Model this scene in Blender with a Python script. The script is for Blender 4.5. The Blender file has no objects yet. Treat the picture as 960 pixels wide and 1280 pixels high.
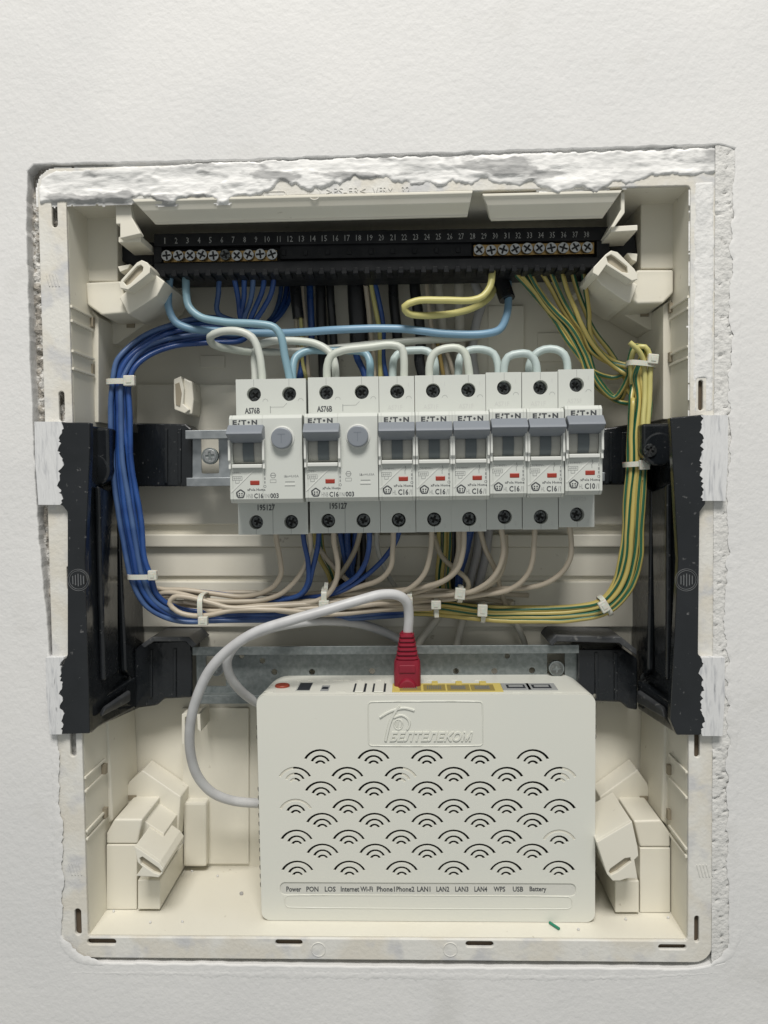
import bpy, bmesh, math, random
from mathutils import Vector, Matrix, noise
random.seed(7)
scene = bpy.context.scene
C = scene.collection
MM = 0.001
# ------------------------------------------------------------------ camera
# the wall is the X-Z plane, Y goes into the wall, metres; the box opening is 293 x 358 mm
F_PX, CX, CY = 961.0, 480.0, 640.0
def _rot(a, b, c):
    Rx = Matrix(((1,0,0),(0,math.cos(a),-math.sin(a)),(0,math.sin(a),math.cos(a))))
    Ry = Matrix(((math.cos(b),0,math.sin(b)),(0,1,0),(-math.sin(b),0,math.cos(b))))
    Rz = Matrix(((math.cos(c),-math.sin(c),0),(math.sin(c),math.cos(c),0),(0,0,1)))
    return Rz @ Ry @ Rx
_R = _rot(0.0414682, 0.0337015, -0.0116542)            # (X, down, into wall) -> (right, down, forward)
_RT = _R.transposed()
_T = Vector((15.0826, -44.7091, -365.776))
def _w(v): return Vector((v.x, v.z, -v.y))             # (X, down, into) -> Blender
CAM = _w(_T) * MM
cd = bpy.data.cameras.new('camera'); cam = bpy.data.objects.new('camera', cd); C.objects.link(cam)
right = _w(_RT @ Vector((1,0,0))); up = _w(_RT @ Vector((0,-1,0))); back = _w(_RT @ Vector((0,0,-1)))
m3 = Matrix((right, up, back)).transposed()
cam.matrix_world = Matrix.Translation(CAM) @ m3.to_4x4()
cd.sensor_fit = 'VERTICAL'; cd.sensor_height = 32.0; cd.lens = 32.0 * F_PX / 1280.0
cd.clip_start = 0.01; cd.clip_end = 20
scene.camera = cam
def ray(px, py): return _w(_RT @ Vector(((px-CX)/F_PX, (py-CY)/F_PX, 1.0)))
def P(px, py, d=0.0):                                  # pixel of the photograph + depth (mm) into the wall -> point
    r = ray(px, py); t = (d*MM - CAM.y) / r.y
    return CAM + r*t
def PZ(px, py, z):                                     # pixel on a level plane
    r = ray(px, py); t = (z - CAM.z) / r.z
    return CAM + r*t
# ------------------------------------------------------------------ light
world = bpy.data.worlds.new('World'); scene.world = world; world.use_nodes = True
bg = world.node_tree.nodes['Background']; bg.inputs[0].default_value = (0.96, 0.99, 0.97, 1); bg.inputs[1].default_value = 0.34
def area(name, loc, target, size, power, col, sy=None):
    l = bpy.data.lights.new(name, 'AREA'); l.shape = 'RECTANGLE'; l.size = size; l.size_y = sy or size
    l.energy = power; l.color = col
    o = bpy.data.objects.new(name, l); C.objects.link(o); o.location = loc
    o.rotation_euler = (Vector(target)-Vector(loc)).to_track_quat('-Z', 'Y').to_euler()
    return o
area('ceiling_lamp_light', (0.03, -1.03, 1.53), (0, 0, 0.0), 0.72, 35.0, (1.0, 0.966, 0.918), 0.48)
vs = scene.view_settings
vs.view_transform = 'Standard'; vs.look = 'None'; vs.exposure = 0.0; vs.gamma = 1.0
# ------------------------------------------------------------------ materials
MATS = {}
def mat(name, *a_, stretch=None, **k_):
    m=_mat(name,*a_,**k_)
    if stretch:
        nt=m.node_tree; g=next(n for n in nt.nodes if n.type=='NEW_GEOMETRY'); mp=nt.nodes.new('ShaderNodeMapping'); mp.inputs['Scale'].default_value=stretch
        for l in list(g.outputs['Position'].links):
            t=l.to_socket; nt.links.remove(l); nt.links.new(mp.outputs[0],t)
        nt.links.new(g.outputs['Position'],mp.inputs[0])
    return m
def _mat(name, col, rough=0.5, metal=0.0, col2=None, nscale=60, lo=0.35, hi=0.65, bump=0.0, bscale=900, bdist=0.0003, spec=0.5,
        bump2=0.0, bscale2=60, detail=6, sub=0.0, trans=0.0, rvar=0.0, coat=0.0, dirt=None, dscale=300, dlo=.62, dhi=.70):
    m = bpy.data.materials.new(name); m.use_nodes = True; nt = m.node_tree; b = nt.nodes['Principled BSDF']
    b.inputs['Base Color'].default_value = (*col, 1); b.inputs['Roughness'].default_value = rough
    b.inputs['Metallic'].default_value = metal; b.inputs['Specular IOR Level'].default_value = spec
    b.inputs['Coat Weight'].default_value = coat
    if sub: b.inputs['Subsurface Weight'].default_value = sub; b.inputs['Subsurface Scale'].default_value = 0.002
    if trans: b.inputs['Transmission Weight'].default_value = trans
    tc = nt.nodes.new('ShaderNodeNewGeometry')
    def nz(sc, det=6, dist=0.0):
        n = nt.nodes.new('ShaderNodeTexNoise'); n.inputs['Scale'].default_value = sc; n.inputs['Detail'].default_value = det
        n.inputs['Distortion'].default_value = dist
        nt.links.new(tc.outputs['Position'], n.inputs['Vector']); return n
    def ramp(n, a, bb):
        r = nt.nodes.new('ShaderNodeMapRange'); r.inputs[1].default_value = a; r.inputs[2].default_value = bb
        nt.links.new(n.outputs['Fac'], r.inputs[0]); return r
    last = None
    if col2:
        r = ramp(nz(nscale, detail, 0.4), lo, hi)
        mx = nt.nodes.new('ShaderNodeMix'); mx.data_type = 'RGBA'
        mx.inputs[6].default_value = (*col, 1); mx.inputs[7].default_value = (*col2, 1)
        nt.links.new(r.outputs[0], mx.inputs[0]); last = mx.outputs[2]
    if dirt:
        r = ramp(nz(dscale, 8, 0.2), dlo, dhi)
        mx = nt.nodes.new('ShaderNodeMix'); mx.data_type = 'RGBA'
        mx.inputs[6].default_value = (*col, 1); mx.inputs[7].default_value = (*dirt, 1)
        if last: nt.links.new(last, mx.inputs[6])
        nt.links.new(r.outputs[0], mx.inputs[0]); last = mx.outputs[2]
    if last: nt.links.new(last, b.inputs['Base Color'])
    if rvar:
        r = ramp(nz(nscale*1.7), .3, .7); r.inputs[3].default_value = rough - rvar; r.inputs[4].default_value = rough + rvar
        nt.links.new(r.outputs[0], b.inputs['Roughness'])
    nrm = None
    for st, sc, ds in ((bump, bscale, bdist), (bump2, bscale2, bdist*4)):
        if st:
            bp = nt.nodes.new('ShaderNodeBump'); bp.inputs['Strength'].default_value = st; bp.inputs['Distance'].default_value = ds
            n = nz(sc, 5); nt.links.new(n.outputs['Fac'], bp.inputs['Height'])
            if nrm: nt.links.new(nrm, bp.inputs['Normal'])
            nrm = bp.outputs['Normal']
    if nrm: nt.links.new(nrm, b.inputs['Normal'])
    MATS[name] = m
    return m
wall_m = mat('painted_wall', (.715,.71,.70), .72, col2=(.68,.678,.672), nscale=11, lo=.4, hi=.62, bump=.62, bscale=400, bdist=.00045, bump2=.22, bscale2=30, dirt=(.64,.635,.62), dscale=22, dlo=.60, dhi=.72)
smear_m = mat('fresh_plaster', (.76,.755,.74), .8, col2=(.66,.66,.65), nscale=90, bump=.7, bscale=420, bdist=.0008, bump2=.3, bscale2=90)
topplaster_m = mat('plaster_over_flange', (.82,.815,.80), .75, col2=(.62,.62,.61), nscale=70, lo=.45, hi=.7, bump=.7, bscale=330, bdist=.0007,
                   dirt=(.42,.42,.415), dscale=75, dlo=.555, dhi=.60, stretch=(.45,1,1.3))
stone_m = mat('broken_concrete', (.44,.41,.36), .95, col2=(.26,.245,.22), nscale=330, lo=.38, hi=.62, bump=1.0, bscale=600, bdist=.0015,
              dirt=(.68,.67,.64), dscale=260, dlo=.50, dhi=.58)
gapw_m = mat('rough_mortar', (.68,.675,.655), .9, col2=(.60,.595,.575), nscale=120, bump=.8, bscale=620, bdist=.0008)
groove_m = mat('grey_mortar', (.30,.295,.285), .95, col2=(.42,.41,.40), nscale=200, bump=.8, bscale=500, bdist=.0010)
cream_m = mat('cream_plastic', (.74,.715,.625), .42, bump=.05, bscale=1500, bdist=.0002, col2=(.715,.685,.59), nscale=25, dirt=(.45,.41,.33), dscale=210, dlo=.70, dhi=.78, rvar=.06)
flange_m = mat('paint_smeared_plastic', (.70,.69,.65), .6, col2=(.66,.63,.56), nscale=45, lo=.42, hi=.58, bump=.45, bscale=480, bdist=.0006, dirt=(.56,.56,.56), dscale=70, dlo=.52, dhi=.66)
black_m = mat('black_plastic', (.008,.010,.012), .22, col2=(.013,.015,.018), nscale=40, bump=.35, bscale=220, bdist=.0004, rvar=.12, dirt=(.14,.14,.14), dscale=380, dlo=.66, dhi=.76, bump2=.35, bscale2=70, coat=.25)
blackdust_lit_m = mat('dusty_lit_black_plastic', (.035,.038,.042), .5, col2=(.075,.078,.08), nscale=60, lo=.45, hi=.7, bump=.3, bscale=200, bdist=.0004, dirt=(.16,.16,.155), dscale=300, dlo=.62, dhi=.72)  # dust on the hoods; its lighter tone also paints the shoulder highlight
strip_m = mat('terminal_black', (.009,.010,.012), .48, spec=.25, bump=.2, bscale=900, col2=(.016,.017,.019), nscale=120, rvar=.1)
ear_m = mat('painted_over_ear', (.66,.665,.67), .6, col2=(.42,.43,.45), nscale=420, lo=.52, hi=.74, bump=.8, bscale=520, bdist=.0006, dirt=(.16,.165,.175), dscale=300, dlo=.67, dhi=.74, stretch=(1.6,1,.22))
white_m = mat('breaker_white', (.575,.595,.56), .42, bump=.06, bscale=2500, bdist=.0001)
ledge_m = mat('breaker_ledge', (.64,.65,.62), .4)
lever_m = mat('lever_grey', (.215,.235,.265), .38)
stem_m = mat('stem_dark_grey', (.11,.13,.14), .42)
drum_m = mat('drum_grey', (.42,.42,.39), .5)
red_m = mat('indicator_red', (.30,.035,.02), .35)
ink_m = mat('print_dark', (.06,.065,.07), .6)
inkl_m = mat('print_light_grey', (.25,.26,.255), .6)
inkf_m = mat('print_faint', (.52,.53,.51), .6)
dark_m = mat('hole_dark', (.02,.02,.02), .7)
darkscrew_m = mat('dark_zinc', (.17,.18,.18), .33, .9, col2=(.035,.037,.04), nscale=900, rvar=.1)
zinc_m = mat('zinc', (.52,.53,.53), .35, .9, col2=(.40,.42,.43), nscale=500, rvar=.12)
boltd_m = mat('dull_bolt', (.24,.25,.25), .38, .85, col2=(.15,.16,.16), nscale=500, rvar=.1)
galv_m = mat('galvanised_steel', (.19,.215,.215), .5, .6, col2=(.27,.295,.295), nscale=420, lo=.35, hi=.7, bump=.1, bscale=500, rvar=.14)
railblue_m = mat('zinc_rail', (.30,.325,.34), .42, .7, col2=(.40,.425,.44), nscale=160, rvar=.1)
brass_m = mat('brass', (.50,.34,.14), .38, .9, col2=(.36,.24,.10), nscale=500)
router_m = mat('router_plastic', (.665,.675,.62), .38, bump=.12, bscale=2600, bdist=.00012, col2=(.69,.69,.625), nscale=12, dirt=(.42,.40,.33), dscale=260, dlo=.745, dhi=.80, rvar=.08)
plug_m = mat('grey_slot_plug', (.62,.60,.52), .6)
cavity_shade_m = mat('router_inside_shade', (.03,.031,.027), .8)  # shade inside the router, put into the colour
port_y_m = mat('port_yellow', (.62,.50,.14), .45)
port_g_m = mat('port_grey', (.32,.33,.33), .45)
port_b_m = mat('jack_black', (.02,.022,.03), .35)
btn_red_m = mat('button_red', (.30,.05,.025), .4)
boot_m = mat('red_rubber', (.26,.012,.030), .42, col2=(.21,.010,.026), nscale=90, bump=.1, bscale=900)
ethergrey_m = mat('ethernet_jacket', (.58,.585,.59), .42, col2=(.48,.48,.485), nscale=70, bump=.08, bscale=500)
tie_m = mat('nylon', (.60,.60,.53), .32, sub=.15, bump=.05, bscale=900)
blue_m = mat('wire_blue', (.014,.045,.18), .32, col2=(.028,.085,.28), nscale=70, rvar=.08)
blue2_m = mat('wire_slate_blue', (.040,.085,.22), .32, col2=(.075,.135,.28), nscale=70, rvar=.08)
lblue_m = mat('wire_light_blue', (.22,.36,.43), .36)
sblue_m = mat('wire_steel_blue', (.19,.33,.46), .36)
pale_m = mat('wire_pale_white', (.53,.57,.50), .38, col2=(.56,.58,.54), nscale=40)
palegrey_m = mat('wire_pale_grey', (.47,.47,.44), .4)
pblue_m = mat('wire_pale_blue', (.45,.53,.52), .38)
yel_m = mat('wire_yellow', (.55,.51,.20), .38)
beige_m = mat('wire_beige', (.50,.44,.35), .4, col2=(.46,.40,.315), nscale=50)
tan_m = mat('wire_tan', (.42,.37,.28), .4)
cable_b_m = mat('cable_black', (.016,.017,.019), .33, rvar=.12, bump=.2, bscale=250)
cable_w_m = mat('cable_white', (.52,.50,.44), .45)
cable_g_m = mat('cable_grey', (.40,.40,.41), .5)
scrap_m = mat('wire_green', (.02,.22,.13), .4)
def stripe_mat():
    m = bpy.data.materials.new('wire_yellow_green'); m.use_nodes = True; nt = m.node_tree; b = nt.nodes['Principled BSDF']
    b.inputs['Roughness'].default_value = .36
    uv = nt.nodes.new('ShaderNodeUVMap'); sp = nt.nodes.new('ShaderNodeSeparateXYZ')
    nt.links.new(uv.outputs[0], sp.inputs[0])
    a = nt.nodes.new('ShaderNodeMath'); a.operation = 'FRACT'; mu = nt.nodes.new('ShaderNodeMath'); mu.operation = 'MULTIPLY'
    mu.inputs[1].default_value = 2.0
    nt.links.new(sp.outputs[0], mu.inputs[0]); nt.links.new(mu.outputs[0], a.inputs[0])
    g = nt.nodes.new('ShaderNodeMath'); g.operation = 'GREATER_THAN'; g.inputs[1].default_value = .66
    nt.links.new(a.outputs[0], g.inputs[0])
    mx = nt.nodes.new('ShaderNodeMix'); mx.data_type = 'RGBA'
    mx.inputs[6].default_value = (.50,.41,.13,1); mx.inputs[7].default_value = (.02,.11,.06,1)
    nt.links.new(g.outputs[0], mx.inputs[0]); nt.links.new(mx.outputs[2], b.inputs['Base Color'])
    return m
yg_m = stripe_mat()
# ------------------------------------------------------------------ helpers
def tag(o, label=None, cat=None, group=None, kind=None):
    if label: o['label'] = label
    if cat: o['category'] = cat
    if group: o['group'] = group
    if kind: o['kind'] = kind
    return o
def empty(name, loc, label, cat, group=None):
    o = bpy.data.objects.new(name, None); C.objects.link(o); o.location = loc; o.empty_display_size = .01
    bpy.context.view_layer.update()
    return tag(o, label, cat, group)
def link(name, me, parent=None, local=False, loc=None):
    o = bpy.data.objects.new(name, me); C.objects.link(o)
    if parent is not None:
        o.parent = parent
        if not local:
            p = Vector((0,0,0)); q = parent
            while q: p += q.location; q = q.parent
            o.location = -p
    if loc is not None: o.location = loc
    return o
def mesh(name, verts, faces, m, smooth=False, angle=None, mats=None, fm=None):
    me = bpy.data.meshes.new(name); me.from_pydata([tuple(v) for v in verts], [], faces)
    for mm in (mats or [m]): me.materials.append(mm)
    if fm: me.polygons.foreach_set('material_index', fm)
    if smooth or angle:
        me.polygons.foreach_set('use_smooth', [True]*len(me.polygons))
        if angle: me.set_sharp_from_angle(angle=math.radians(angle))
    me.update(); return me
class MB:
    def __init__(s): s.v = []; s.f = []; s.m = []
    def add(s, verts, faces, mi=0):
        k = len(s.v); s.v += [Vector(v) for v in verts]; s.f += [tuple(i+k for i in f) for f in faces]; s.m += [mi]*len(faces)
    def prism(s, poly, d0, d1, sh=(0,0), mi=0, scale=1.0):      # poly: pixels at depth d0 (mm), pushed straight into the wall to d1
        a = [P(x, y, d0) for x, y in poly]
        s.wprism(a, Vector((sh[0]*MM, (d1-d0)*MM, sh[1]*MM)), mi, scale)
    def wprism(s, a, off, mi=0, scale=1.0):
        n = len(a); c = sum(a, Vector())/n
        b = [c + (p-c)*scale + off for p in a]
        ar = sum((a[i].x*a[(i+1)%n].z - a[(i+1)%n].x*a[i].z) for i in range(n))
        F = [tuple(range(n)), tuple(range(2*n-1, n-1, -1))] + [((i+1)%n, i, n+i, n+(i+1)%n) for i in range(n)]
        if ar < 0: F = [tuple(reversed(f)) for f in F]
        s.add(a+b, F, mi)
    def box(s, x0, x1, y0, y1, z0, z1, mi=0):
        v = [(x0,y0,z0),(x1,y0,z0),(x1,y1,z0),(x0,y1,z0),(x0,y0,z1),(x1,y0,z1),(x1,y1,z1),(x0,y1,z1)]
        s.add(v, [(0,3,2,1),(4,5,6,7),(0,1,5,4),(1,2,6,5),(2,3,7,6),(3,0,4,7)], mi)
    def xprism(s, prof, x0, x1, mi=0, skip=()):                 # prof: (y, z) counter-clockwise seen from +X
        n = len(prof)
        v = [(x0,y,z) for y,z in prof] + [(x1,y,z) for y,z in prof]
        F = [tuple(range(n-1,-1,-1)), tuple(range(n, 2*n))]
        F += [(i, (i+1)%n, n+(i+1)%n, n+i) for i in range(n) if i not in skip]
        s.add(v, F, mi)
    def cyl(s, c, axis, r, h, n=20, r2=None, mi=0, caps=True):
        c = Vector(c); axis = Vector(axis).normalized(); r2 = r if r2 is None else r2
        u = axis.orthogonal().normalized(); w = axis.cross(u)
        v = []
        for rr, t in ((r,0),(r2,h)):
            v += [c + axis*t + (u*math.cos(2*math.pi*i/n) + w*math.sin(2*math.pi*i/n))*rr for i in range(n)]
        F = [(i, (i+1)%n, n+(i+1)%n, n+i) for i in range(n)]
        if caps: F += [tuple(range(n-1,-1,-1)), tuple(range(n, 2*n))]
        s.add(v, F, mi)
    def me(s, name, m, smooth=False, angle=None, mats=None):
        return mesh(name, s.v, s.f, m, smooth, angle, mats, s.m if mats else None)
    def build(s, name, m, parent=None, bev=0, angle=None, seg=2, local=False, mats=None, sharp=30):
        o = link(name, s.me(name, m, angle=angle, mats=mats), parent, local)
        if bev: bevel(o, bev, seg, sharp)
        return o
def bevel(o, w, seg=2, ang=30):
    b = o.modifiers.new('bevel', 'BEVEL'); b.width = w*MM; b.segments = seg; b.limit_method = 'ANGLE'; b.angle_limit = math.radians(ang)
    b.harden_normals = False
def spline(pts, step=2.2*MM):                                    # centripetal-ish Catmull-Rom
    pts = [Vector(p) for p in pts]
    if len(pts) == 2: return [pts[0].lerp(pts[1], i/6) for i in range(7)]
    q = [pts[0]*2-pts[1]] + pts + [pts[-1]*2-pts[-2]]
    out = []
    for i in range(1, len(q)-2):
        p0,p1,p2,p3 = q[i-1:i+3]
        d1 = max((p1-p0).length,1e-6)**.5; d2 = max((p2-p1).length,1e-6)**.5; d3 = max((p3-p2).length,1e-6)**.5
        n = max(2, int((p2-p1).length/step))
        t0=0;t1=d1;t2=d1+d2;t3=d1+d2+d3
        for k in range(n):
            t = t1+(t2-t1)*k/n
            A1=p0*((t1-t)/(t1-t0))+p1*((t-t0)/(t1-t0)); A2=p1*((t2-t)/(t2-t1))+p2*((t-t1)/(t2-t1)); A3=p2*((t3-t)/(t3-t2))+p3*((t-t2)/(t3-t2))
            B1=A1*((t2-t)/(t2-t0))+A2*((t-t0)/(t2-t0)); B2=A2*((t3-t)/(t3-t1))+A3*((t-t1)/(t3-t1))
            out.append(B1*((t2-t)/(t2-t1))+B2*((t-t1)/(t2-t1)))
    out.append(pts[-1]); return out
def tube_mesh(name, pts, r, m, n=12, closed=False, twist=0.0, phase=0.0, step=2.2*MM, flat=None, caps=True, radii=None, wob=0):
    """pts world; r metres; flat=(a,b) gives a rectangular ribbon a (tangential side) x b"""
    path = spline(pts + ([pts[0]] if closed else []), step)
    if closed: path = path[:-1]
    if wob:
        kk=len(path); sd0=pts[0].x*900+pts[-1].z*700
        path=[p+noise.noise_vector(Vector((i*step*55,sd0,0)))*wob*min(1,i/4,(kk-1-i)/4)+noise.noise_vector(Vector((i*step*190,sd0,7)))*wob*.35*min(1,i/4,(kk-1-i)/4) for i,p in enumerate(path)]
    k = len(path); verts=[]; faces=[]
    def tan(i):
        if closed: return (path[(i+1)%k]-path[i-1]).normalized()
        return (path[min(i+1,k-1)]-path[max(i-1,0)]).normalized()
    t = tan(0); u = t.cross(Vector((0,1,0)))
    if u.length < .05: u = t.cross(Vector((1,0,0)))
    u.normalize()
    ln = 0; lens=[]
    for i in range(k):
        t2 = tan(i); ax = t.cross(t2)
        if ax.length > 1e-7: u = Matrix.Rotation(math.atan2(ax.length, t.dot(t2)), 3, ax.normalized()) @ u
        t = t2; u = (u - t*u.dot(t)).normalized(); w = t.cross(u)
        if i: ln += (path[i]-path[i-1]).length
        lens.append(ln)
        rr = r if radii is None else r*(radii(i/(k-1)))
        ro = phase + twist*ln/MM
        for j in range(n):
            a = 2*math.pi*j/n + (ro if flat is None else 0)
            if flat: cs = [(1,1),(-1,1),(-1,-1),(1,-1)][j]; verts.append(path[i]+u*cs[0]*flat[0]/2+w*cs[1]*flat[1]/2)
            else: verts.append(path[i]+(u*math.cos(a)+w*math.sin(a))*rr)
    uvs=[]
    for i in range(k if closed else k-1):
        for j in range(n):
            i2=(i+1)%k; j2=(j+1)%n
            faces.append((i*n+j, i*n+j2, i2*n+j2, i2*n+j)); uvs += [(j/n,0),((j+1)/n,0),((j+1)/n,1),(j/n,1)]
    if not closed and caps:
        faces.append(tuple(range(n-1,-1,-1))); uvs += [(.1,0)]*n
        faces.append(tuple(range((k-1)*n, k*n))); uvs += [(.1,0)]*n
    me = mesh(name, verts, faces, m, smooth=flat is None)
    if flat is None:
        me.set_sharp_from_angle(angle=math.radians(60))
    uvl = me.uv_layers.new(name='UVMap'); uvl.data.foreach_set('uv', [c for p in uvs for c in p])
    return me
def px3(pts, d=None):
    out=[]; last=d
    for p in pts:
        if len(p)==3: last=p[2]
        out.append(P(p[0],p[1],last))
    return out
def wire(name, label, pts, m, r, group=None, cat='wire', d=40, **kw):
    kw.setdefault('wob', .0004 if r<1.8 else .00025)
    o = link(name, tube_mesh(name, px3(pts, d), r*MM, m, **kw)); return tag(o, label, cat, group)
_tc = {}
def text_mesh(s, bold=0.0, ext=0.0, shear=0.0, res=3, space=1.0):
    k = (s,bold,ext,shear,res,space)
    if k in _tc: return _tc[k]
    c = bpy.data.curves.new('lettering','FONT'); c.body = s; c.offset = bold; c.extrude = ext; c.shear = shear; c.resolution_u = res; c.space_character = space
    o = bpy.data.objects.new('lettering', c); me = bpy.data.meshes.new_from_object(o)
    v = [x.co.copy() for x in me.vertices]; f = [tuple(p.vertices) for p in me.polygons]
    x0=min(p.x for p in v); x1=max(p.x for p in v); y0=min(p.y for p in v); y1=max(p.y for p in v)
    v = [Vector(((p.x-x0)/(x1-x0),(p.y-y0)/(y1-y0),p.z)) for p in v]
    bpy.data.objects.remove(o); bpy.data.curves.remove(c); bpy.data.meshes.remove(me)
    _tc[k] = (v,f); return _tc[k]
def put_text(mb, s, x0, x1, z0, z1, y, ext=0.00006, mi=0, **kw):  # text filling the rectangle x0..x1, z0..z1 on plane y, facing -Y
    v, f = text_mesh(s, ext=1.0, **kw)
    mb.add([(x0+p.x*(x1-x0), y-(p.z*ext), z0+p.y*(z1-z0)) for p in v], f, mi)
def px_text(mb, s, l, r, t, b, d, ext=0.00006, mi=0, **kw):
    A = P(l, b, d); B = P(r, t, d); put_text(mb, s, A.x, B.x, A.z, B.z, A.y, ext, mi, **kw)
def plate(name, outer, holes, y0, thick, m, parent=None, bev=0.0, local=False):
    """flat plate in the X-Z plane with real holes; loops are world (x, z) lists, front at y0, thickness thick"""
    c = bpy.data.curves.new('plate','CURVE'); c.dimensions='2D'; c.fill_mode='BOTH'; c.extrude = max(thick/2-bev,1e-6); c.bevel_depth = bev; c.bevel_resolution = 1; c.offset = -bev
    for lp in [outer]+holes:
        sp = c.splines.new('POLY'); sp.points.add(len(lp)-1); sp.use_cyclic_u = True
        for i,(x,z) in enumerate(lp): sp.points[i].co = (x*100, z*100, 0, 1)      # filled at 100x: the 2D fill drops points that lie closer than a tolerance
    c.extrude *= 100; c.bevel_depth *= 100; c.offset *= 100
    o = bpy.data.objects.new('plate', c); me = bpy.data.meshes.new_from_object(o)
    for v in me.vertices: x,y,z = v.co/100; v.co = (x, y0+thick/2 - z, y)
    bpy.data.objects.remove(o); bpy.data.curves.remove(c)
    me.name = name; me.materials.clear(); me.materials.append(m)
    me.polygons.foreach_set('use_smooth', [False]*len(me.polygons)); me.update()
    return link(name, me, parent, local)
def rrect(x0, x1, z0, z1, r, n=6):
    out=[]
    for cx,cz,a0 in ((x1-r,z1-r,0),(x0+r,z1-r,90),(x0+r,z0+r,180),(x1-r,z0+r,270)):
        for i in range(n+1):
            a=math.radians(a0+90*i/n); out.append((cx+r*math.cos(a), cz+r*math.sin(a)))
    return out
def pxrr(l, r, t, b, rad, d, n=4):
    A=P(l,b,d); B=P(r,t,d); rr=min(rad*MM, abs(B.x-A.x)/2.001, abs(B.z-A.z)/2.001); return rrect(A.x,B.x,A.z,B.z,rr,n)
def fbm(x, z, s, o=5): return noise.fractal(Vector((x*s, z*s, 3.7)), 1.0, 2.0, o)
# ------------------------------------------------------------------ wall with the cut opening
def jag(pts, amp, step):                                          # a loop broken up irregularly
    out=[]; n=len(pts)
    for i in range(n):
        a=Vector(pts[i]); b=Vector(pts[(i+1)%n]); L=(b-a).length; k=max(1,int(L/step)); nn=Vector((-(b-a).y,(b-a).x)).normalized()
        for j in range(k):
            p=a.lerp(b,j/k); q=fbm(p.x,p.y,120,4)*amp+fbm(p.x+5,p.y,700,3)*amp*.5
            out.append((p.x+nn.x*q,p.y+nn.y*q))
    return out
def xz(pts, d): return [(P(x,y,d).x, P(x,y,d).z) for x,y in pts]
WD = -1.0
HW, HH = .1465, .179
opening = xz([(34,214),(42,206),(300,200),(600,190),(905,181),(919,186),(917,520),(914,900),(912,1184),(905,1203),(860,1211),(500,1209),(110,1203),(86,1188),(76,1170),(70,900),(62,822),(46,640),(40,520),(33,300)], WD)
plate('wall', [(-1.2,-1.2),(1.2,-1.2),(1.2,1.2),(-1.2,1.2)], [jag(opening, .0005, .0022)], WD*MM, .009, wall_m, bev=.0007)
tag(bpy.data.objects['wall'], kind='structure')
def rough_sheet(name, poly_px_bounds, d, amp, m, scale, parent=None, cell=.0011, mask=None, kind=None, skirt=0, ridge=0, clip='z', pit=0):
    """displaced sheet over pixel bounds (l,r,t,b) at depth d"""
    l,r,t,b = poly_px_bounds; A=P(l,b,d); B=P(r,t,d)
    nx=max(2,int((B.x-A.x)/cell)); nz=max(2,int((B.z-A.z)/cell)); v=[]; f=[]; idx={}
    for j in range(nz+1):
        for i in range(nx+1):
            x=A.x+(B.x-A.x)*i/nx; z=A.z+(B.z-A.z)*j/nz
            if clip and abs(x)<.150 and -.182<z<.182:
                if clip=='x': x=math.copysign(.150,x)
            hgt=fbm(x,z,scale,6)*amp
            if pit:
                q_=noise.noise(Vector((x*520,z*620,1)))+.35*noise.noise(Vector((x*1300,z*1300,4)))+.25*noise.noise(Vector((x*70,z*40,8))); hgt-=pit*max(0,min(1,(q_-.46)*7))
            if ridge:
                q_=fbm(x*.22+z*.35,z*1.5-x*.05,150,5)
                hgt=.25*hgt+ ridge*(1.2*max(0,q_+.1) + .9*(1 if fbm(x*.5,z+3,75,3)>.05 else 0)*min(1,abs(fbm(x*.5,z+3,75,3)-.05)*9))
            idx[i,j]=len(v); v.append((x, d*MM-hgt, z))
    for j in range(nz):
        for i in range(nx):
            x=A.x+(B.x-A.x)*(i+.5)/nx; z=A.z+(B.z-A.z)*(j+.5)/nz
            if clip and abs(x)<.1495 and -.1820<z<.1820: continue
            if mask and not mask(x,z): continue
            f.append((idx[i,j],idx[i+1,j],idx[i+1,j+1],idx[i,j+1]))
    me=mesh(name,v,f,m,smooth=True)
    bm=bmesh.new(); bm.from_mesh(me); bmesh.ops.delete(bm,geom=[q for q in bm.verts if not q.link_faces],context='VERTS'); bm.to_mesh(me); bm.free()
    return link(name, me, parent)
tag(rough_sheet('concrete_gap', (24,100,190,830), 5.5, .0022, stone_m, 330), kind='structure')
tag(rough_sheet('mortar_gap', (868,930,176,1215), -.45, .0003, gapw_m, 300, pit=.0013, cell=.0008, mask=lambda x,z: x>HW+.0110), kind='structure')
tag(rough_sheet('mortar_groove', (40,921,172,214), 6.0, .0010, groove_m, 260), kind='structure')
tag(rough_sheet('mortar_bed', (56,118,815,1215), 4.2, .0014, gapw_m, 300), kind='structure')
tag(rough_sheet('mortar_ledge', (100,905,1188,1220), 6.5, .0007, groove_m, 260), kind='structure')
# hand-trowelled filler ridges round the rim of the opening
def smear(pts, w, amp, seed):
    """a lumpy low ribbon of filler along a pixel path at the wall face"""
    path=spline([P(x,y,WD) for x,y in pts], .0012); v=[];f=[];n=9
    for i,p in enumerate(path):
        t=(path[min(i+1,len(path)-1)]-path[max(i-1,0)]).normalized(); s=Vector((t.z,0,-t.x))
        tp=math.sin(math.pi*(i+.5)/len(path))**.5; ww=w*MM*(1+.55*fbm(p.x+seed,p.z,150,3))*tp
        for j in range(n):
            q=(j/(n-1)-.5)*2; pr=max(0,1-q*q)
            h=pr*(.25+.75*abs(fbm(p.x+q*.01+seed,p.z,420,4)))*amp*MM*tp - (1-pr)*.3*MM
            jit=s*fbm(p.x,p.z+seed,600,3)*.0006
            c=p+s*ww*q+jit; v.append((c.x,c.y-h,c.z))
    for i in range(len(path)-1):
        for j in range(n-1): f.append((i*n+j,i*n+j+1,(i+1)*n+j+1,(i+1)*n+j))
    return v,f
sm=MB()
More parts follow.
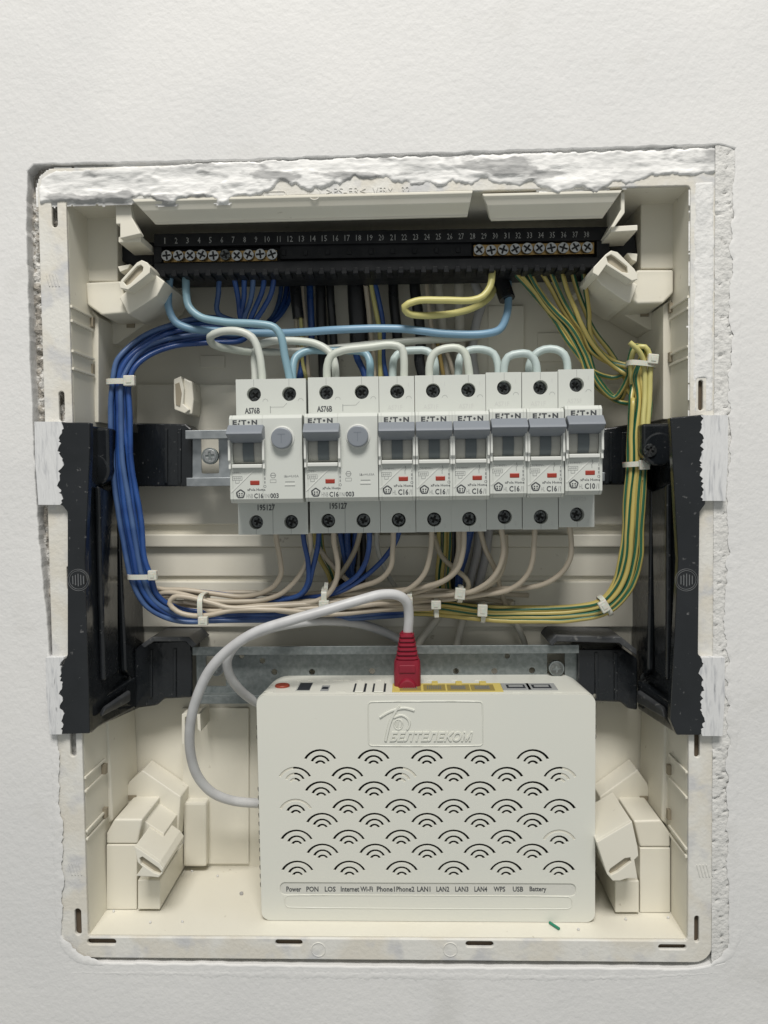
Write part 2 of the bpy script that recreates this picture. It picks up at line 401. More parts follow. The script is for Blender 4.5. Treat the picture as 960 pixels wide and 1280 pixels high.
for k,(pp,w,a) in enumerate([([(921,190),(922,400),(920,700),(918,1000),(914,1190)],4.0,.35),([(80,1216),(200,1217),(500,1220),(780,1222),(905,1216)],3.0,.30),
      ([(66,900),(70,1050),(72,1190)],3.0,.45),([(74,1176),(95,1198),(130,1206)],3.4,.45),([(925,1120),(915,1190),(890,1208)],3.2,.4)]):
    v,f=smear(pp,w,a,k*3.1); sm.add(v,f)
tag(link('wall_filler', sm.me('wall_filler', wall_m, smooth=True)), kind='structure')
# ------------------------------------------------------------------ the flush-mounted box

XF = lambda px, py, d: P(px,py,d).x
ZF = lambda px, py, d: P(px,py,d).z
BD = .070
box = empty('electrical_enclosure', (0, BD, -HH), 'cream plastic flush mounted distribution box recessed in the plastered wall', 'electrical box')
# flange with its slots
outer = rrect(-HW-.0135, HW+.0115, -HH-.0105, HH+.0155, .0085, 6)
inner = rrect(-HW, HW, -HH, HH, .002, 3)
slots = []
for (l,r,t,b) in [(65,71,250,284),(74,80,489,527),(873,879,475,513),(94,101,1136,1169),(109,145,1174,1181),(344,378,1175,1182),(582,617,1177,1184),(823,858,1181,1187),(868,874,1145,1178),(88,94,900,946),(868,875,905,947),(84,88,708,738)]:
    slots.append(pxrr(l,r,t,b,3,0))
plate('flange', outer, [inner]+slots, 0, .002, flange_m, box, bev=.0004)
# the slots' dark backing, built further below, has cavity shade in its colour
mb=MB()
t=.002
mb.box(-HW-t,-HW, .0022,BD, -HH,HH); mb.build('left_wall', cream_m, box).name='side_wall'
mb=MB(); mb.box(HW,HW+t, .0022,BD, -HH,HH); mb.build('side_wall', cream_m, box)
mb=MB(); mb.box(-HW-t,HW+t, .0022,BD, -HH-t,-HH); mb.build('floor_wall', cream_m, box)
mb=MB(); mb.box(-HW-t,HW+t, .0022,BD, HH,HH+t); mb.build('ceiling_wall', cream_m, box)
# back panel with relief
mb=MB(); mb.box(-HW-t,HW+t, BD,BD+t, -HH-t,HH+t)
mb.build('back_panel', cream_m, box)
def bp(name, l, r, tt, b, d0, d1=None, m=cream_m, bev=.4):
    d1 = 70 if d1 is None else d1
    q=MB(); q.prism([(l,b),(r,b),(r,tt),(l,tt)], d0, d1-.02); return q.build(name, m, box, bev=bev)
bp('back_step', 170, 800, 480, 656, 66.5, bev=.8)
bp('back_rib', 172, 798, 668, 684, 64.5, bev=.8)
bp('back_rib', 172, 798, 727, 784, 67.2, bev=.6)
bp('back_step', 172, 798, 684, 720, 68.2, bev=.3)
bp('back_step', 330, 640, 352, 478, 68.5, bev=.3)
bp('embossed_panel', 610, 655, 382, 478, 67.9, bev=.3)
bp('embossed_panel', 672, 706, 416, 452, 68.9, bev=.3)
bp('embossed_panel', 250, 281, 444, 460, 69.2, bev=.3)
bp('back_step', 228, 311, 885, 1080, 68.4, bev=.3)
bp('pillar', 229, 258, 1003, 1084, 62, bev=1.5)
bp('pillar', 740, 770, 1003, 1084, 62, bev=1.5)
# embossed rings on the back
for (x,y,r) in [(532,700,5.2)]:
    a=P(x,y,69.9); pts=[a+Vector((math.cos(q)*r*MM,0,math.sin(q)*r*MM)) for q in [i*math.pi/8 for i in range(16)]]
    link('embossed_ring', tube_mesh('embossed_ring', pts, .0003, cream_m, n=6, closed=True), box)
# corner blocks, ledges and brackets (front outline in pixels, straight back into the box)
def part(name, poly, d0, d1, m=cream_m, bev=.5, parent=None, sh=(0,0), scale=1.0, label=None):
    q=MB(); q.prism(poly, d0, d1, sh, 0, scale); o=q.build(name, m, parent or box, bev=bev*(1.7 if name.startswith('corner') else 1), seg=3)
    if label: o['label']=label
    return o
# top left
part('corner_block', [(107,268),(147,268),(147,352),(107,352)], 24, 69.8, bev=.4)
part('corner_ledge', [(107,353),(151,351),(160,391),(127,394),(109,381)], 21, 69.7, bev=.6)
part('corner_gusset', [(129,396),(163,396),(186,373),(208,386),(146,430),(129,430)], 46, 69.6, bev=.4)
part('side_column', [(112,384),(123,396),(123,528),(112,528)], 27, 69.5, bev=.4)
part('lid_post', [(144,253),(163,253),(165,272),(176,292),(150,298),(150,280),(145,280)], 4, 9, bev=.4)
part('lid_post', [(148,296),(176,294),(176,302),(148,303)], 8, 30, bev=.3)
# top right
part('corner_block', [(801,252),(846,252),(846,336),(801,336)], 24, 69.8, bev=.4)
part('corner_ledge', [(797,337),(842,337),(842,366),(829,379),(797,380),(785,372),(786,352)], 21, 69.7, bev=.6)
part('corner_gusset', [(829,381),(829,412),(811,412),(744,372),(762,358),(785,379),(800,381)], 46, 69.6, bev=.4)
part('side_column', [(829,381),(842,372),(842,524),(829,524)], 27, 69.5, bev=.4)
part('lid_post', [(776,240),(781,240),(781,266),(768,284),(764,284),(776,262)], 4, 30, bev=.4)
part('lid_post', [(764,283),(797,281),(797,288),(764,290)], 6, 30, bev=.3)
# bottom left
part('corner_block', [(133,1056),(171,1056),(171,1137),(133,1137)], 24, 69.8, bev=.3)
part('corner_block', [(172,1100),(200,1100),(200,1137),(172,1137)], 22, 69.7, bev=.4)
part('corner_ledge', [(133,1055),(133,1042),(143,1024),(178,1024),(172,1055)], 24.3, 69.6, bev=.6)
part('corner_gusset', [(143,1023),(161,978),(178,963),(226,996),(222,1050),(178,1023)], 53, 69.5, bev=.4)
part('side_column', [(126,884),(134,884),(141,1026),(128,1036)], 30, 69.4, bev=1.0)
# bottom right
part('corner_block', [(800,1060),(838,1060),(838,1141),(800,1141)], 24, 69.8, bev=.3)
part('corner_block', [(769,1101),(799,1101),(799,1141),(769,1141)], 22, 69.7, bev=.4)
part('corner_ledge', [(800,1059),(792,1026),(826,1025),(838,1042),(838,1059)], 24.3, 69.6, bev=.6)
part('corner_gusset', [(826,1024),(792,1024),(750,1052),(750,996),(797,962),(809,979)], 53, 69.5, bev=.4)
part('side_column', [(831,884),(842,884),(840,1038),(827,1026)], 30, 69.4, bev=1.0)
# recess notches and rib pairs on the side walls
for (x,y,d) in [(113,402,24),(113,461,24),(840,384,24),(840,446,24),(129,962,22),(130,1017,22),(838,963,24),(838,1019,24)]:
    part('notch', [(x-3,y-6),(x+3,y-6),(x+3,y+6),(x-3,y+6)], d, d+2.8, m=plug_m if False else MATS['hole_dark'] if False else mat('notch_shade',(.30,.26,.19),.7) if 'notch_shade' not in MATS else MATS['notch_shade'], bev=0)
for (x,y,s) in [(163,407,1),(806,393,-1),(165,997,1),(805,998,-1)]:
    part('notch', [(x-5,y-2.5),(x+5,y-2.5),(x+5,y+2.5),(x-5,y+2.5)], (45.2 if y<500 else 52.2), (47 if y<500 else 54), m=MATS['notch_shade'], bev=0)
def side_rib(side, z, d0, d1, h=.0011, th=.0012, slope=0.0):
    q=MB(); x0 = -HW if side<0 else HW; x1 = x0 - side*h
    a=[Vector((x0,d0*MM,z)),Vector((x1,d0*MM,z)),Vector((x1,d0*MM,z+th)),Vector((x0,d0*MM,z+th))]
    q.wprism(a, Vector((0,(d1-d0)*MM,slope))); q.build('side_rib', cream_m, box, bev=.2)
for y in (384,402,440,462): side_rib(-1, P(84,y,0).z, 1.0, 26)
for y in (372,386,434,448): side_rib(1, P(862,y,0).z, 1.0, 26)
for y in (975,992,1042,1052): side_rib(-1, P(106,y,0).z, 1.0, 26)
for y in (968,1000,1064,1074): side_rib(1, P(862,y,0).z, 1.0, 26)
# the four screw sockets (slotted oblong bosses set at 45 degrees)
def socket(outline, slot, d0, d1, sh=(0,0), label=None):
    o2 = [ (P(x,y,d0).x, P(x,y,d0).z) for x,y in outline ]; s2 = [ (P(x,y,d0).x, P(x,y,d0).z) for x,y in slot ]
    b = MB()
    a=[Vector((x,(d0+2)*MM,z)) for x,z in o2]
    b.wprism(a, Vector((sh[0]*MM,(d1-d0-2)*MM,sh[1]*MM)))
    root=b.build('screw_socket', cream_m, box, bev=.5)
    pl = plate('socket_rim', o2, [s2], d0*MM, .0021, cream_m, None, bev=.0003)
    pl.parent=root; 
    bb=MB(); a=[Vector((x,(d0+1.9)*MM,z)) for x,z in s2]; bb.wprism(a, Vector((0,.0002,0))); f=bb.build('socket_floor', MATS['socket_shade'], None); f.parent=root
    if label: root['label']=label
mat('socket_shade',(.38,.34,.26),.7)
socket([(149,354),(152,349),(171,328),(177,325),(184,328),(188,334),(187,341),(176,350),(160,362),(150,360)],[(154,352),(171,333),(176,331),(179,334),(178,339),(163,354),(158,357)],8,60)
part('socket_flange', [(149,372),(163,359),(189,339),(206,352),(196,370),(160,393),(156,384)], 17, 60)
part('socket_hook', [(147,333),(163,330),(160,336),(150,340)], 14, 50, bev=.3)
socket([(741,341),(742,334),(757,318),(764,313),(772,315),(793,336),(797,343),(797,349),(790,351),(782,346),(758,331),(748,345)],[(758,321),(764,318),(769,321),(784,333),(785,341),(778,340),(760,328)],8,60)
part('socket_flange', [(741,342),(749,332),(772,340),(797,356),(788,379),(782,377),(752,356)], 17, 60)
part('socket_hook', [(784,316),(797,317),(796,327),(790,325)], 14, 50, bev=.3)
socket([(168,1058),(176,1063),(199,1079),(204,1086),(203,1092),(198,1097),(190,1096),(170,1095),(178,1084),(172,1078)],[(174,1073),(178,1071),(198,1085),(202,1090),(199,1093),(192,1091),(176,1080)],8,44)
part('socket_flange', [(177,1024),(205,1042),(204,1080),(170,1056)], 30, 60, bev=.3)
socket([(797,1059),(798,1070),(793,1075),(797,1098),(784,1098),(775,1101),(766,1101),(759,1093),(746,1053),(790,1027)],[(761,1090),(763,1086),(781,1073),(788,1072),(789,1077),(772,1090),(764,1094)],8,44)
# embossed shield marks on the flange
em=MB()
for cx,cy in ((64,350),(92,1086),(877,1088)):
    for k in range(4):
        a=P(cx-6+k*4,cy-7,-.1); b=P(cx-2+k*4,cy+8,-.1); link('emboss_mark', tube_mesh('emboss_mark',[a,a.lerp(b,.5),b],.00028,flange_m,n=5), box)
def strip_text(s,l,r,t,b,d,m,name='embossed_lettering',ext=.00035,parent=box,**kw):
    q=MB(); px_text(q,s,l,r,t,b,d,ext,**kw); return q.build(name,m,parent)
lp=pxrr(330,357,239,246,1.3,0,5); link('embossed_pill',tube_mesh('embossed_pill',[Vector((x,0,z)) for x,z in lp],.00035,flange_m,n=6,closed=True,step=.002),box)
strip_text('>PS-FR<',408,457,234,244,.0,flange_m); strip_text('VF9M 132',466,512,233,243,.0,flange_m)
for x,y in ((398,1187),(563,1187)):
    a=P(x,y,0); link('embossed_ring', tube_mesh('embossed_ring',[a+Vector((math.cos(q)*.0034,0,math.sin(q)*.0034)) for q in [i*math.pi/8 for i in range(16)]],.0003,flange_m,n=6,closed=True), box)
a=P(393,242,0)
link('embossed_ring', tube_mesh('embossed_ring',[a+Vector((math.cos(q)*.0028,0,math.sin(q)*.0028)) for q in [i*math.pi/8 for i in range(16)]],.0003,flange_m,n=6,closed=True), box)
# fascia lip under the top flange, in two lengths with a broken gap
def lip(x0, x1, y0, cutl, cutr):
    q=MB(); z=HH
    zt=P(x0,250,0).z if x0<500 else P(x0,243,0).z
    zb=P(x0,281,9).z if x0<500 else P(x0,276,9).z
    prof=[(-.0004,zt+.0002),(-.0004,zt-.0010),(.0006,zt-.0018),(.0020,zt-.0045),(.0070,zb+.0018),(.0086,zb+.0010),(.0086,zb),(.0102,zb),(.0106,zb+.002),(.0040,zt-.003),(.0030,zt+.0002)]
    A=P(x0,260,0).x; B=P(x1,260,0).x; n=len(prof)
    v=[]
    for X,cut in ((A,cutl),(B,cutr)):
        for y,zz in prof: v.append((X+cut*(zt-zz), y, zz))
    F=[tuple(range(n)),tuple(range(2*n-1,n-1,-1))]+[(i,n+i,n+(i+1)%n,(i+1)%n) for i in range(n)]
    q.add(v,F); bmx=q.build('fascia_lip', cream_m, box, bev=.25)
lip(166,591,0,.9,-.22)
lip(603,777,0,.55,-.7)
q=MB(); q.box(-HW+.002,HW-.002,.018,.020,HH-.020,HH); 
# thick trowelled plaster over the top flange
top_z0=ZF(480,244,0)
def skim(name, b, sdist, thick, m, scale, label, cell=.0008, strokes=True):
    """thin coat of filler: full thickness inside, feathering to nothing where sdist (metres) reaches 0"""
    l,r_,t_,b_=b; A=P(l,b_,0); B=P(r_,t_,0); nx=int((B.x-A.x)/cell); nz=int((B.z-A.z)/cell); v=[];f=[]; keep={}
    for j in range(nz+1):
        for i in range(nx+1):
            x=A.x+(B.x-A.x)*i/nx; z=A.z+(B.z-A.z)*j/nz; sd_=sdist(x,z)
            e=max(0,min(1,sd_/.0011)); e=e*e*(3-2*e)
            q_=fbm(x*.25+z*.30,z*1.5-x*.04,165,5); w_=fbm(x*.55,z*1.1+3,62,4)
            terr=(0.5+.5*math.tanh((w_-.05)*26))
            h=.35+.28*fbm(x,z,scale,5)
            if strokes: h+= .75*max(0,q_+.12)+.55*terr+ .25*abs(fbm(x*.3,z*2.2,420,3))
            keep[i,j]=sd_>-.0012; v.append((x, .0007*(1-e)-thick*h*e-.00012*e, z))
    W_=nx+1
    for j in range(nz):
        for i in range(nx):
            if keep[i,j] or keep[i+1,j+1]: f.append((j*W_+i,j*W_+i+1,(j+1)*W_+i+1,(j+1)*W_+i))
    me=mesh(name,v,f,m,smooth=True)
    bm=bmesh.new(); bm.from_mesh(me); bmesh.ops.delete(bm,geom=[q for q in bm.verts if not q.link_faces],context='VERTS'); bm.to_mesh(me); bm.free()
    o=link(name,me,box); o['label']=label; return o
def td(x,z):
    zz = P(480,229,0).z + fbm(x,1.3,60,5)*.0050 + fbm(x,9,400,3)*.0007
    xa,xb=P(350,240,0).x,P(600,240,0).x
    zz -= .0046*min(1,max(0,xa-x,x-xb)/.018)
    if x < P(165,240,0).x: zz = P(165,251,0).z + fbm(x,2,300,4)*.0008
    t_=min(1,max(0,(x-P(782,235,0).x)/.012)); zz = zz*(1-t_)+t_*(P(850,228,0).z+ .003+ fbm(x,2,300,4)*.0010)
    ztop = HH+.0150 + .0018*min(1,max(0,(x+HW)/.10)) + fbm(x,4,200,4)*.0010
    s_=min(z-zz, ztop-z, x+HW+.0135+fbm(z,3,200,3)*.0006, HW+.0115-x)
    cx=-HW-.0135+.0105; cz=HH+.0150-.0105
    if x<cx and z>cz: s_=min(s_, .0105-(Vector((x,z))-Vector((cx,cz))).length+fbm(x,z,200,3)*.0008)
    return s_
skim('plaster_skim',(38,905,180,262),td,.0010,topplaster_m,230,'white trowelled plaster smeared over the top flange with grey bare patches',cell=.00065)
def rdist(x,z):
    s_=min(x-(HW+.0010+fbm(2,z,160,4)*.0008), HW+.0112+fbm(7,z,200,4)*.0008-x, HH+.002-z, z-P(870,516,0).z)
    if P(871,500,0).x-.0004<x<P(881,500,0).x+.0004 and P(875,516,0).z<z<P(875,472,0).z: s_=-.002
    return s_
skim('plaster_skim',(856,905,222,530),rdist,.0006,smear_m,300,'white plaster skim on the upper right flange',strokes=False)
# dark plates behind the flange slots, coloured as the shade of a cavity
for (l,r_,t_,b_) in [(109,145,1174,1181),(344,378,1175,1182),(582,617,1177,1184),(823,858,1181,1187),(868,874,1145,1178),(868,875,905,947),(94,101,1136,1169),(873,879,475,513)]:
    q=MB(); a=P(l-1.5,b_+1.5,2.3); c=P(r_+1.5,t_-1.5,2.3); q.box(a.x,c.x,.0023,.0026,a.z,c.z); q.build('slot_shade_plate', mat('slot_shade',(.10,.075,.05),.9) if 'slot_shade' not in MATS else MATS['slot_shade'], box)
# ------------------------------------------------------------------ black joining brackets (parts of the box)
def bracket(side):
    L = side<0
    b=MB(); PX=(lambda pts,d0,d1,**k: b.prism(pts,d0,d1,**k))
    if L:
        b.prism([(73,528),(112,528),(112,560),(106,700),(112,917),(70,918),(60,905),(62,845),(76,838),(84,818),(84,640),(78,632),(72,630)], -3.2, 1.5)
    else:
        b.prism([(838,522),(880,518),(884,560),(882,630),(875,640),(873,818),(884,828),(884,900),(876,919),(846,919),(838,900),(848,700)], -3.2, 1.5)
    o=b.build('joining_bracket', black_m, box, bev=.6)
    o['label']='black plastic side bracket joining the two halves, '+('left side' if L else 'right side')
    # side web going back into the box
    w=MB(); x0 = P(104 if L else 852,600,0).x; th=-side*-.0018
    zt=P(104 if L else 852,530 if L else 524,0).z
    zb=P(104 if L else 852,917,0).z
    zbb=P(169 if L else 797,884,68).z
    X0,X1 = sorted((x0, x0+side*.0018))
    prof=[(.0015,zt),(.0015,zb),(.010,zb+.0005),(.066,zbb),(.0694,zbb+.002),(.0694,zt)]
    w.xprism(prof, X0, X1)
    # inward wedge panel like the sloping inside of the moulding
    wo=w.build('side_web', black_m, None, bev=.3); wo.parent=o
    pts_in = [(x0,.0)]
    # ribs on the web
    r=MB()
    xa=x0; xb=x0-side*.0065
    Xa,Xb=sorted((xa,xb))
    r.xprism([(.012,zt-.030),(.012,zbb+.03),(.030,zbb+.03),(.036,zt-.034)], *sorted((x0,x0-side*.0030)))
    ro=r.build('web_rib', black_m, None, bev=1.4, seg=4); ro.parent=o
    r=MB(); r.xprism([(.036,zt-.034),(.040,zbb+.028),(.0690,zbb+.006),(.0690,zt-.014)], *sorted((x0,x0-side*.0035)))
    ro=r.build('web_rib', black_m, None, bev=1.2, seg=3); ro.parent=o
    # big rounded boss at the top, and screw pocket
    c=P(128 if L else 815, 588 if L else 562, 30)
    r=MB(); r.cyl((c.x, .018, c.z), (0,1,0), .0085, .050, 32); r.xprism([(.0184,c.z),(.0184,zt-.0005),(.068,zt-.0005),(.068,c.z)], c.x-.0083, c.x+.0083)
    ro=r.build('boss', black_m, None, bev=1.4, seg=3); ro.parent=o
    for f in (ro,): pass
    # lower shaped shoulder: a sloping panel from the front strip to the rail arm
    r=MB()
    if L: fr=[P(110,917,-1),P(110,884,3),P(170,846,50),P(172,884,54)]
    else: fr=[P(844,918,-1),P(844,884,3),P(796,850,50),P(797,887,54)]
    r.wprism(fr if L else fr, Vector((side*.004,.006,0)))
    ro=r.build('shoulder', black_m, None, bev=1.6, seg=4); ro.parent=o
    r=MB()
    if L: fr=[P(122,896,8),P(128,884,10),P(160,862,38),P(160,876,38)]
    else: fr=[P(836,898,8),P(832,884,10),P(800,862,42),P(800,878,42)]
    r.wprism([p+Vector((-side*.0024,-.002,0)) for p in fr], Vector((side*.003,.004,0)))
    ro=r.build('shoulder_highlight', blackdust_lit_m, None, bev=1.5, seg=4); ro.parent=o  # added lighter patch, shaped and coloured as the shoulder's highlight
    # arms to the rails
    r=MB()
    if L: r.prism([(148,528),(232,530),(240,536),(240,600),(232,608),(160,608),(148,600)], 52, 69)
    else: r.prism([(752,536),(790,530),(800,534),(800,606),(750,606)], 50, 69)
    ro=r.build('rail_arm', black_m, None, bev=.8); ro.parent=o
    r=MB()
    if L:
        r.prism([(168,812),(182,802),(232,800),(240,806),(240,872),(205,874),(196,882),(168,886)], 52, 69)
    else: r.prism([(722,812),(780,812),(797,824),(797,888),(785,886),(776,878),(722,876)], 50, 69)
    ro=r.build('rail_arm', black_m, None, bev=1.0); ro.parent=o
    for x,ya,yb in (((205,536,604),(222,536,604),(186,812,872),(216,811,872)) if L else ((762,540,602),(778,540,602),(744,816,876),(768,816,876))):
        r=MB(); dd=50.8 if L else 48.8; r.prism([(x,ya),(x+4,ya),(x+4,yb),(x,yb)], dd, dd+2.2); ro=r.build('arm_rib', black_m, None, bev=.3); ro.parent=o
    # hood over the lower arm
    r=MB()
    if L: r.prism([(176,806),(190,796),(236,796),(246,806),(240,810),(232,802),(192,802),(180,810)], 42, 69)
    else: r.prism([(686,803),(694,794),(776,796),(796,812),(796,820),(774,804),(696,802),(690,808)], 42, 69)
    ro=r.build('arm_hood', blackdust_lit_m, None, bev=.5); ro.parent=o
    # painted ears, the paint ending in a ragged edge
    rg=random.Random(5 if L else 9)
    def ragged(x,y0,y1,amp):
        out=[]; y=y0; k=rg.uniform(-1,1)
        while y<y1:
            k=.6*k+rg.uniform(-1,1)*.75; out.append((x+amp*max(-1.6,min(1.6,k)),y)); y+=rg.uniform(1.2,4.2)
        return out
    for ya,yb,xo,xi in (((527,631,43,75),(822,918,57,77)) if L else ((519,626,910,878),(822,920,906,878))):
        r=MB(); e=ragged(xi,ya+2,yb-2,3.4)
        r.prism([(xo,ya),(xi+(2 if L else -2),ya)]+e+[(xi,yb),(xo+(5 if L else -3),yb),(xo+(1 if L else 0),(ya+yb)/2)], -3.7, 4)
        ro=r.build('painted_ear', ear_m, None, bev=0); ro.parent=o
        if ya<600: ro['label']='ear of the bracket brushed over with white paint'
    # round moulded medallion with KAN-like ring pattern of bars
    cx,cy=(98,725) if L else (858,725)
    a=P(cx,cy,-3.3)
    for rr in (.0052,.0044): 
        q=link('medallion_ring', tube_mesh('medallion_ring',[a+Vector((math.cos(t)*rr,0,math.sin(t)*rr)) for t in [i*math.pi/12 for i in range(24)]],.00013,MATS['blackdust2'],n=5,closed=True),None); q.parent=o
    r=MB()
    for k in range(-2,3):
        hgt=.0030-abs(k)*.0005; r.box(a.x+k*.0013-.00022,a.x+k*.0013+.00022,a.y-.0003,a.y+.0002,a.z-hgt,a.z+hgt)
    ro=r.build('medallion_mark', MATS['blackdust2'], None); ro.parent=o
    # screw
    sx=(157,850,46) if L else (808,848,46)
    screw(None, P(*sx), .0030, darkscrew_m, o)
    if not L: screw(None, P(813,563,17), .0032, darkscrew_m, o)
    return o
mat('blackdust2',(.13,.135,.14),.5)
# screws ---------------------------------------------------------------
_sc={}
def screw_mesh(m, style='phillips', dark=None, rot=0):
    key=(m.name,style,rot)
    if key in _sc: return _sc[key]
    # unit screw: radius 1, head front at y=0, facing -Y
    n=28; w=.17; l=.62
    cross=[(w,w),(l,w),(l,-w),(w,-w),(w,-l),(-w,-l),(-w,-w),(-l,-w),(-l,w),(-w,w),(-w,l),(w,l)]
    if style=='pz':                                   # terminal screw with slot cut right through and open cross
        l=.78; w=.16; cross=[(w,w),(l,w),(l,-w),(w,-w),(w,-l),(-w,-l),(-w,-w),(-l,-w),(-l,w),(-w,w),(-w,l),(w,l)]
    ca,sa=math.cos(rot),math.sin(rot); cross=[(x*ca-z*sa,x*sa+z*ca) for x,z in cross]
    circ=[(math.cos(2*math.pi*i/n),math.sin(2*math.pi*i/n)) for i in range(n)]
    o=plate('tmp', circ, [cross], 0, .5, m, None, bev=.06)
    me=o.data; bpy.data.objects.remove(o)
    bm=bmesh.new(); bm.from_mesh(me)
    k=[bm.verts.new((math.cos(2*math.pi*i/n)*.97,.35,math.sin(2*math.pi*i/n)*.97)) for i in range(n)]; f=bm.faces.new(k); f.material_index=1
    bm.to_mesh(me); bm.free(); me.materials.append(dark or dark_m)
    me.name='screw'; _sc[key]=me; return me
def screw(name, loc, r, m, parent, style='phillips', rot=None, local=False, zl=None):
    rot = random.choice((.1,.5,.8,1.2)) if rot is None else rot
    me=screw_mesh(m, style, dark_m, rot)
    o=bpy.data.objects.new(name or 'screw', me); C.objects.link(o); o.scale=(r,r*.8,r)
    if parent is not None:
        o.parent=parent
        p=Vector((0,0,0)); q=parent
        while q and not local: p+=q.location; q=q.parent
        o.location=Vector(loc)-p
    else: o.location=loc
    return o
bl=bracket(-1); br=bracket(1)
# ------------------------------------------------------------------ DIN rails
def din(name,label,x0,x1,ytop,ybot,d,m,flips,holes,bolts,slotx,group):
    A=P(x0,ybot,d); B=P(x1,ytop,d)
    root=empty(name,((A.x+B.x)/2,(d+10)*MM,(A.z+B.z)/2),label,'mounting rail',group)
    zt,zb=B.z,A.z; y=d*MM; t=.0011; dp=.0072; fl=.0046
    # top-hat profile: flanges forward, web back
    prof=[(y,zt),(y,zt-fl),(y+dp,zt-fl),(y+dp,zb+fl),(y,zb+fl),(y,zb),(y+t,zb),(y+t,zb+fl-t),(y+dp+t,zb+fl-t),(y+dp+t,zt-fl+t),(y+t,zt-fl+t),(y+t,zt)]
    # web is a plate with real holes
    q=MB(); q.xprism([(y,zt),(y,zt-fl),(y+dp,zt-fl),(y+dp,zt-fl+t),(y+t,zt-fl+t),(y+t,zt)],A.x,B.x)
    q.build('rail_flange',m,root,bev=.25)
    q=MB(); q.xprism([(y,zb+fl),(y,zb),(y+t,zb),(y+t,zb+fl-t),(y+dp,zb+fl-t),(y+dp,zb+fl)],A.x,B.x)
    q.build('rail_flange',m,root,bev=.25)
    hs=[]
    for hx,hy,hr in holes:
        c=P(hx,hy,d+dp/MM); hs.append([(c.x+math.cos(i*math.pi/7)*hr*MM,c.z+math.sin(i*math.pi/7)*hr*MM) for i in range(14)])
    for (l,r,tt,b) in slotx: hs.append(pxrr(l,r,tt,b,.8,d+dp/MM,2))
    plate('rail_web',[(A.x,zb+fl-t),(B.x,zb+fl-t),(B.x,zt-fl+t),(A.x,zt-fl+t)],hs,y+dp,t,m,root)
    for (bx,by,r_) in bolts:
        screw('bolt',P(bx,by,d+3),r_*MM,zinc_m if r_>3.5 else boltd_m,root)
        q=MB(); c=P(bx,by,d+3.4); q.cyl((c.x,c.y,c.z),(0,1,0),r_*1.22*MM,.003,24); q.build('washer',galv_m,root,bev=.2)
    return root
GR='galvanised mounting rails across the box'
din('din_rail','upper galvanised rail carrying the row of circuit breakers',233,756,530,608,46,railblue_m,0,[],[(262,570,3.7)],[(252,273,545,592),(286,300,560,580)],GR)
din('din_rail','lower galvanised rail crossing behind the white router',242,724,806,880,46,galv_m,0,
    [(328,826,1.6),(343,840,1.7),(390,840,1.7),(465,839,1.7),(570,839,1.7),(618,839,1.7),(665,838,1.7),(302,820,1.5),(634,820,1.5)],[(696,836,3.4),(270,836,3.4)],[(258,282,820,858),(684,706,812,850)],GR)
# ------------------------------------------------------------------ terminal strip
sd=24
ts=empty('terminal_strip',P(478,342,sd+10),'long black numbered terminal strip with brass bars and zinc screws','terminal block')
q=MB()
def Q(x,y): return (x,y)
q.prism([(192,292),(762,283),(762,300),(192,308)], sd, sd+26)            # numbered upper face
q.build('housing_top',strip_m,ts,bev=.4).name='number_plate'
q=MB(); q.prism([(192,308.2),(762,300.2),(762,326),(192,330)], sd+5, sd+26)
q.prism([(192,308.4),(202,308.2),(202,328),(192,329)], sd, sd+4.9); q.prism([(350,307),(590,303),(590,320),(350,324)], sd+2.4, sd+4.9)
q.prism([(746,300.4),(762,300.2),(762,322),(746,322)], sd, sd+4.9)
q.build('housing',strip_m,ts,bev=.3)
q=MB(); q.prism([(192,328.5),(762,320.5),(765,330),(765,334),(192,343)], sd-2, sd+26); 
q.build('lower_ledge',strip_m,ts,bev=.6)
q=MB()
for i in range(40):
    x=200+i*14.2; y=344-(x-192)*.0145
    q.prism([(x,y-6),(x+6,y-6),(x+6.5,y+1.5),(x-.5,y+1.5)], sd-2.5, sd+8)
o=q.build('wire_guide',strip_m,ts,bev=.3); o['kind']='stuff'
q=MB(); q.prism([(152,306),(192,302),(192,332),(172,334),(152,326)], sd+6, sd+30); q.build('end_foot',strip_m,ts,bev=.6)
q=MB(); q.prism([(762,288),(793,286),(797,318),(775,322),(762,322)], sd+6, sd+30); q.build('end_foot',strip_m,ts,bev=.6)
q=MB(); a=P(757,297,sd); 
link('embossed_ring',tube_mesh('embossed_ring',[P(775,292,sd+5.8)+Vector((math.cos(t_)*.0024,0,math.sin(t_)*.0024)) for t_ in [i*math.pi/7 for i in range(14)]],.0002,MATS['blackdust2'],n=5,closed=True),ts)
q=MB(); q.prism([(204,314.5),(346,312.5),(346,326),(204,328)], sd+2.2, sd+4.8); q.build('brass_bar',brass_m,ts,bev=.2)
q=MB(); q.prism([(592,306),(743,302.5),(743,317),(592,320)], sd+2.2, sd+4.8); q.build('brass_bar',brass_m,ts,bev=.2)
for i in range(10):
    x=208+i*14.65; y=319.5-(x-192)*.010+random.uniform(-.8,.8)
    screw('terminal_screw',P(x,y,sd+random.uniform(-.6,.4)),.00268,zinc_m if i!=5 else darkscrew_m,ts,'pz',rot=[.1,.35,.8,1.1][i%4])
for i in range(10):
    x=599+i*15.05; y=312.5-(x-599)*.030+random.uniform(-.8,.8)
    screw('terminal_screw',P(x,y,sd+random.uniform(-.6,.4)),.00268,zinc_m,ts,'pz',rot=[.7,.2,1.25,.5,.95][i%5])
q=MB()
for i in range(38):
    x=206+i*14.25; y=301.5-(x-192)*.0150; s_=str(i+1)
    w=(6.4 if s_!='11' else 4.0) if len(s_)>1 else (3.2 if s_!='1' else 1.0)
    px_text(q,s_,x-w*.5,x+w*.5,y-4.2,y+3.4,sd-.02,.00004,res=1)
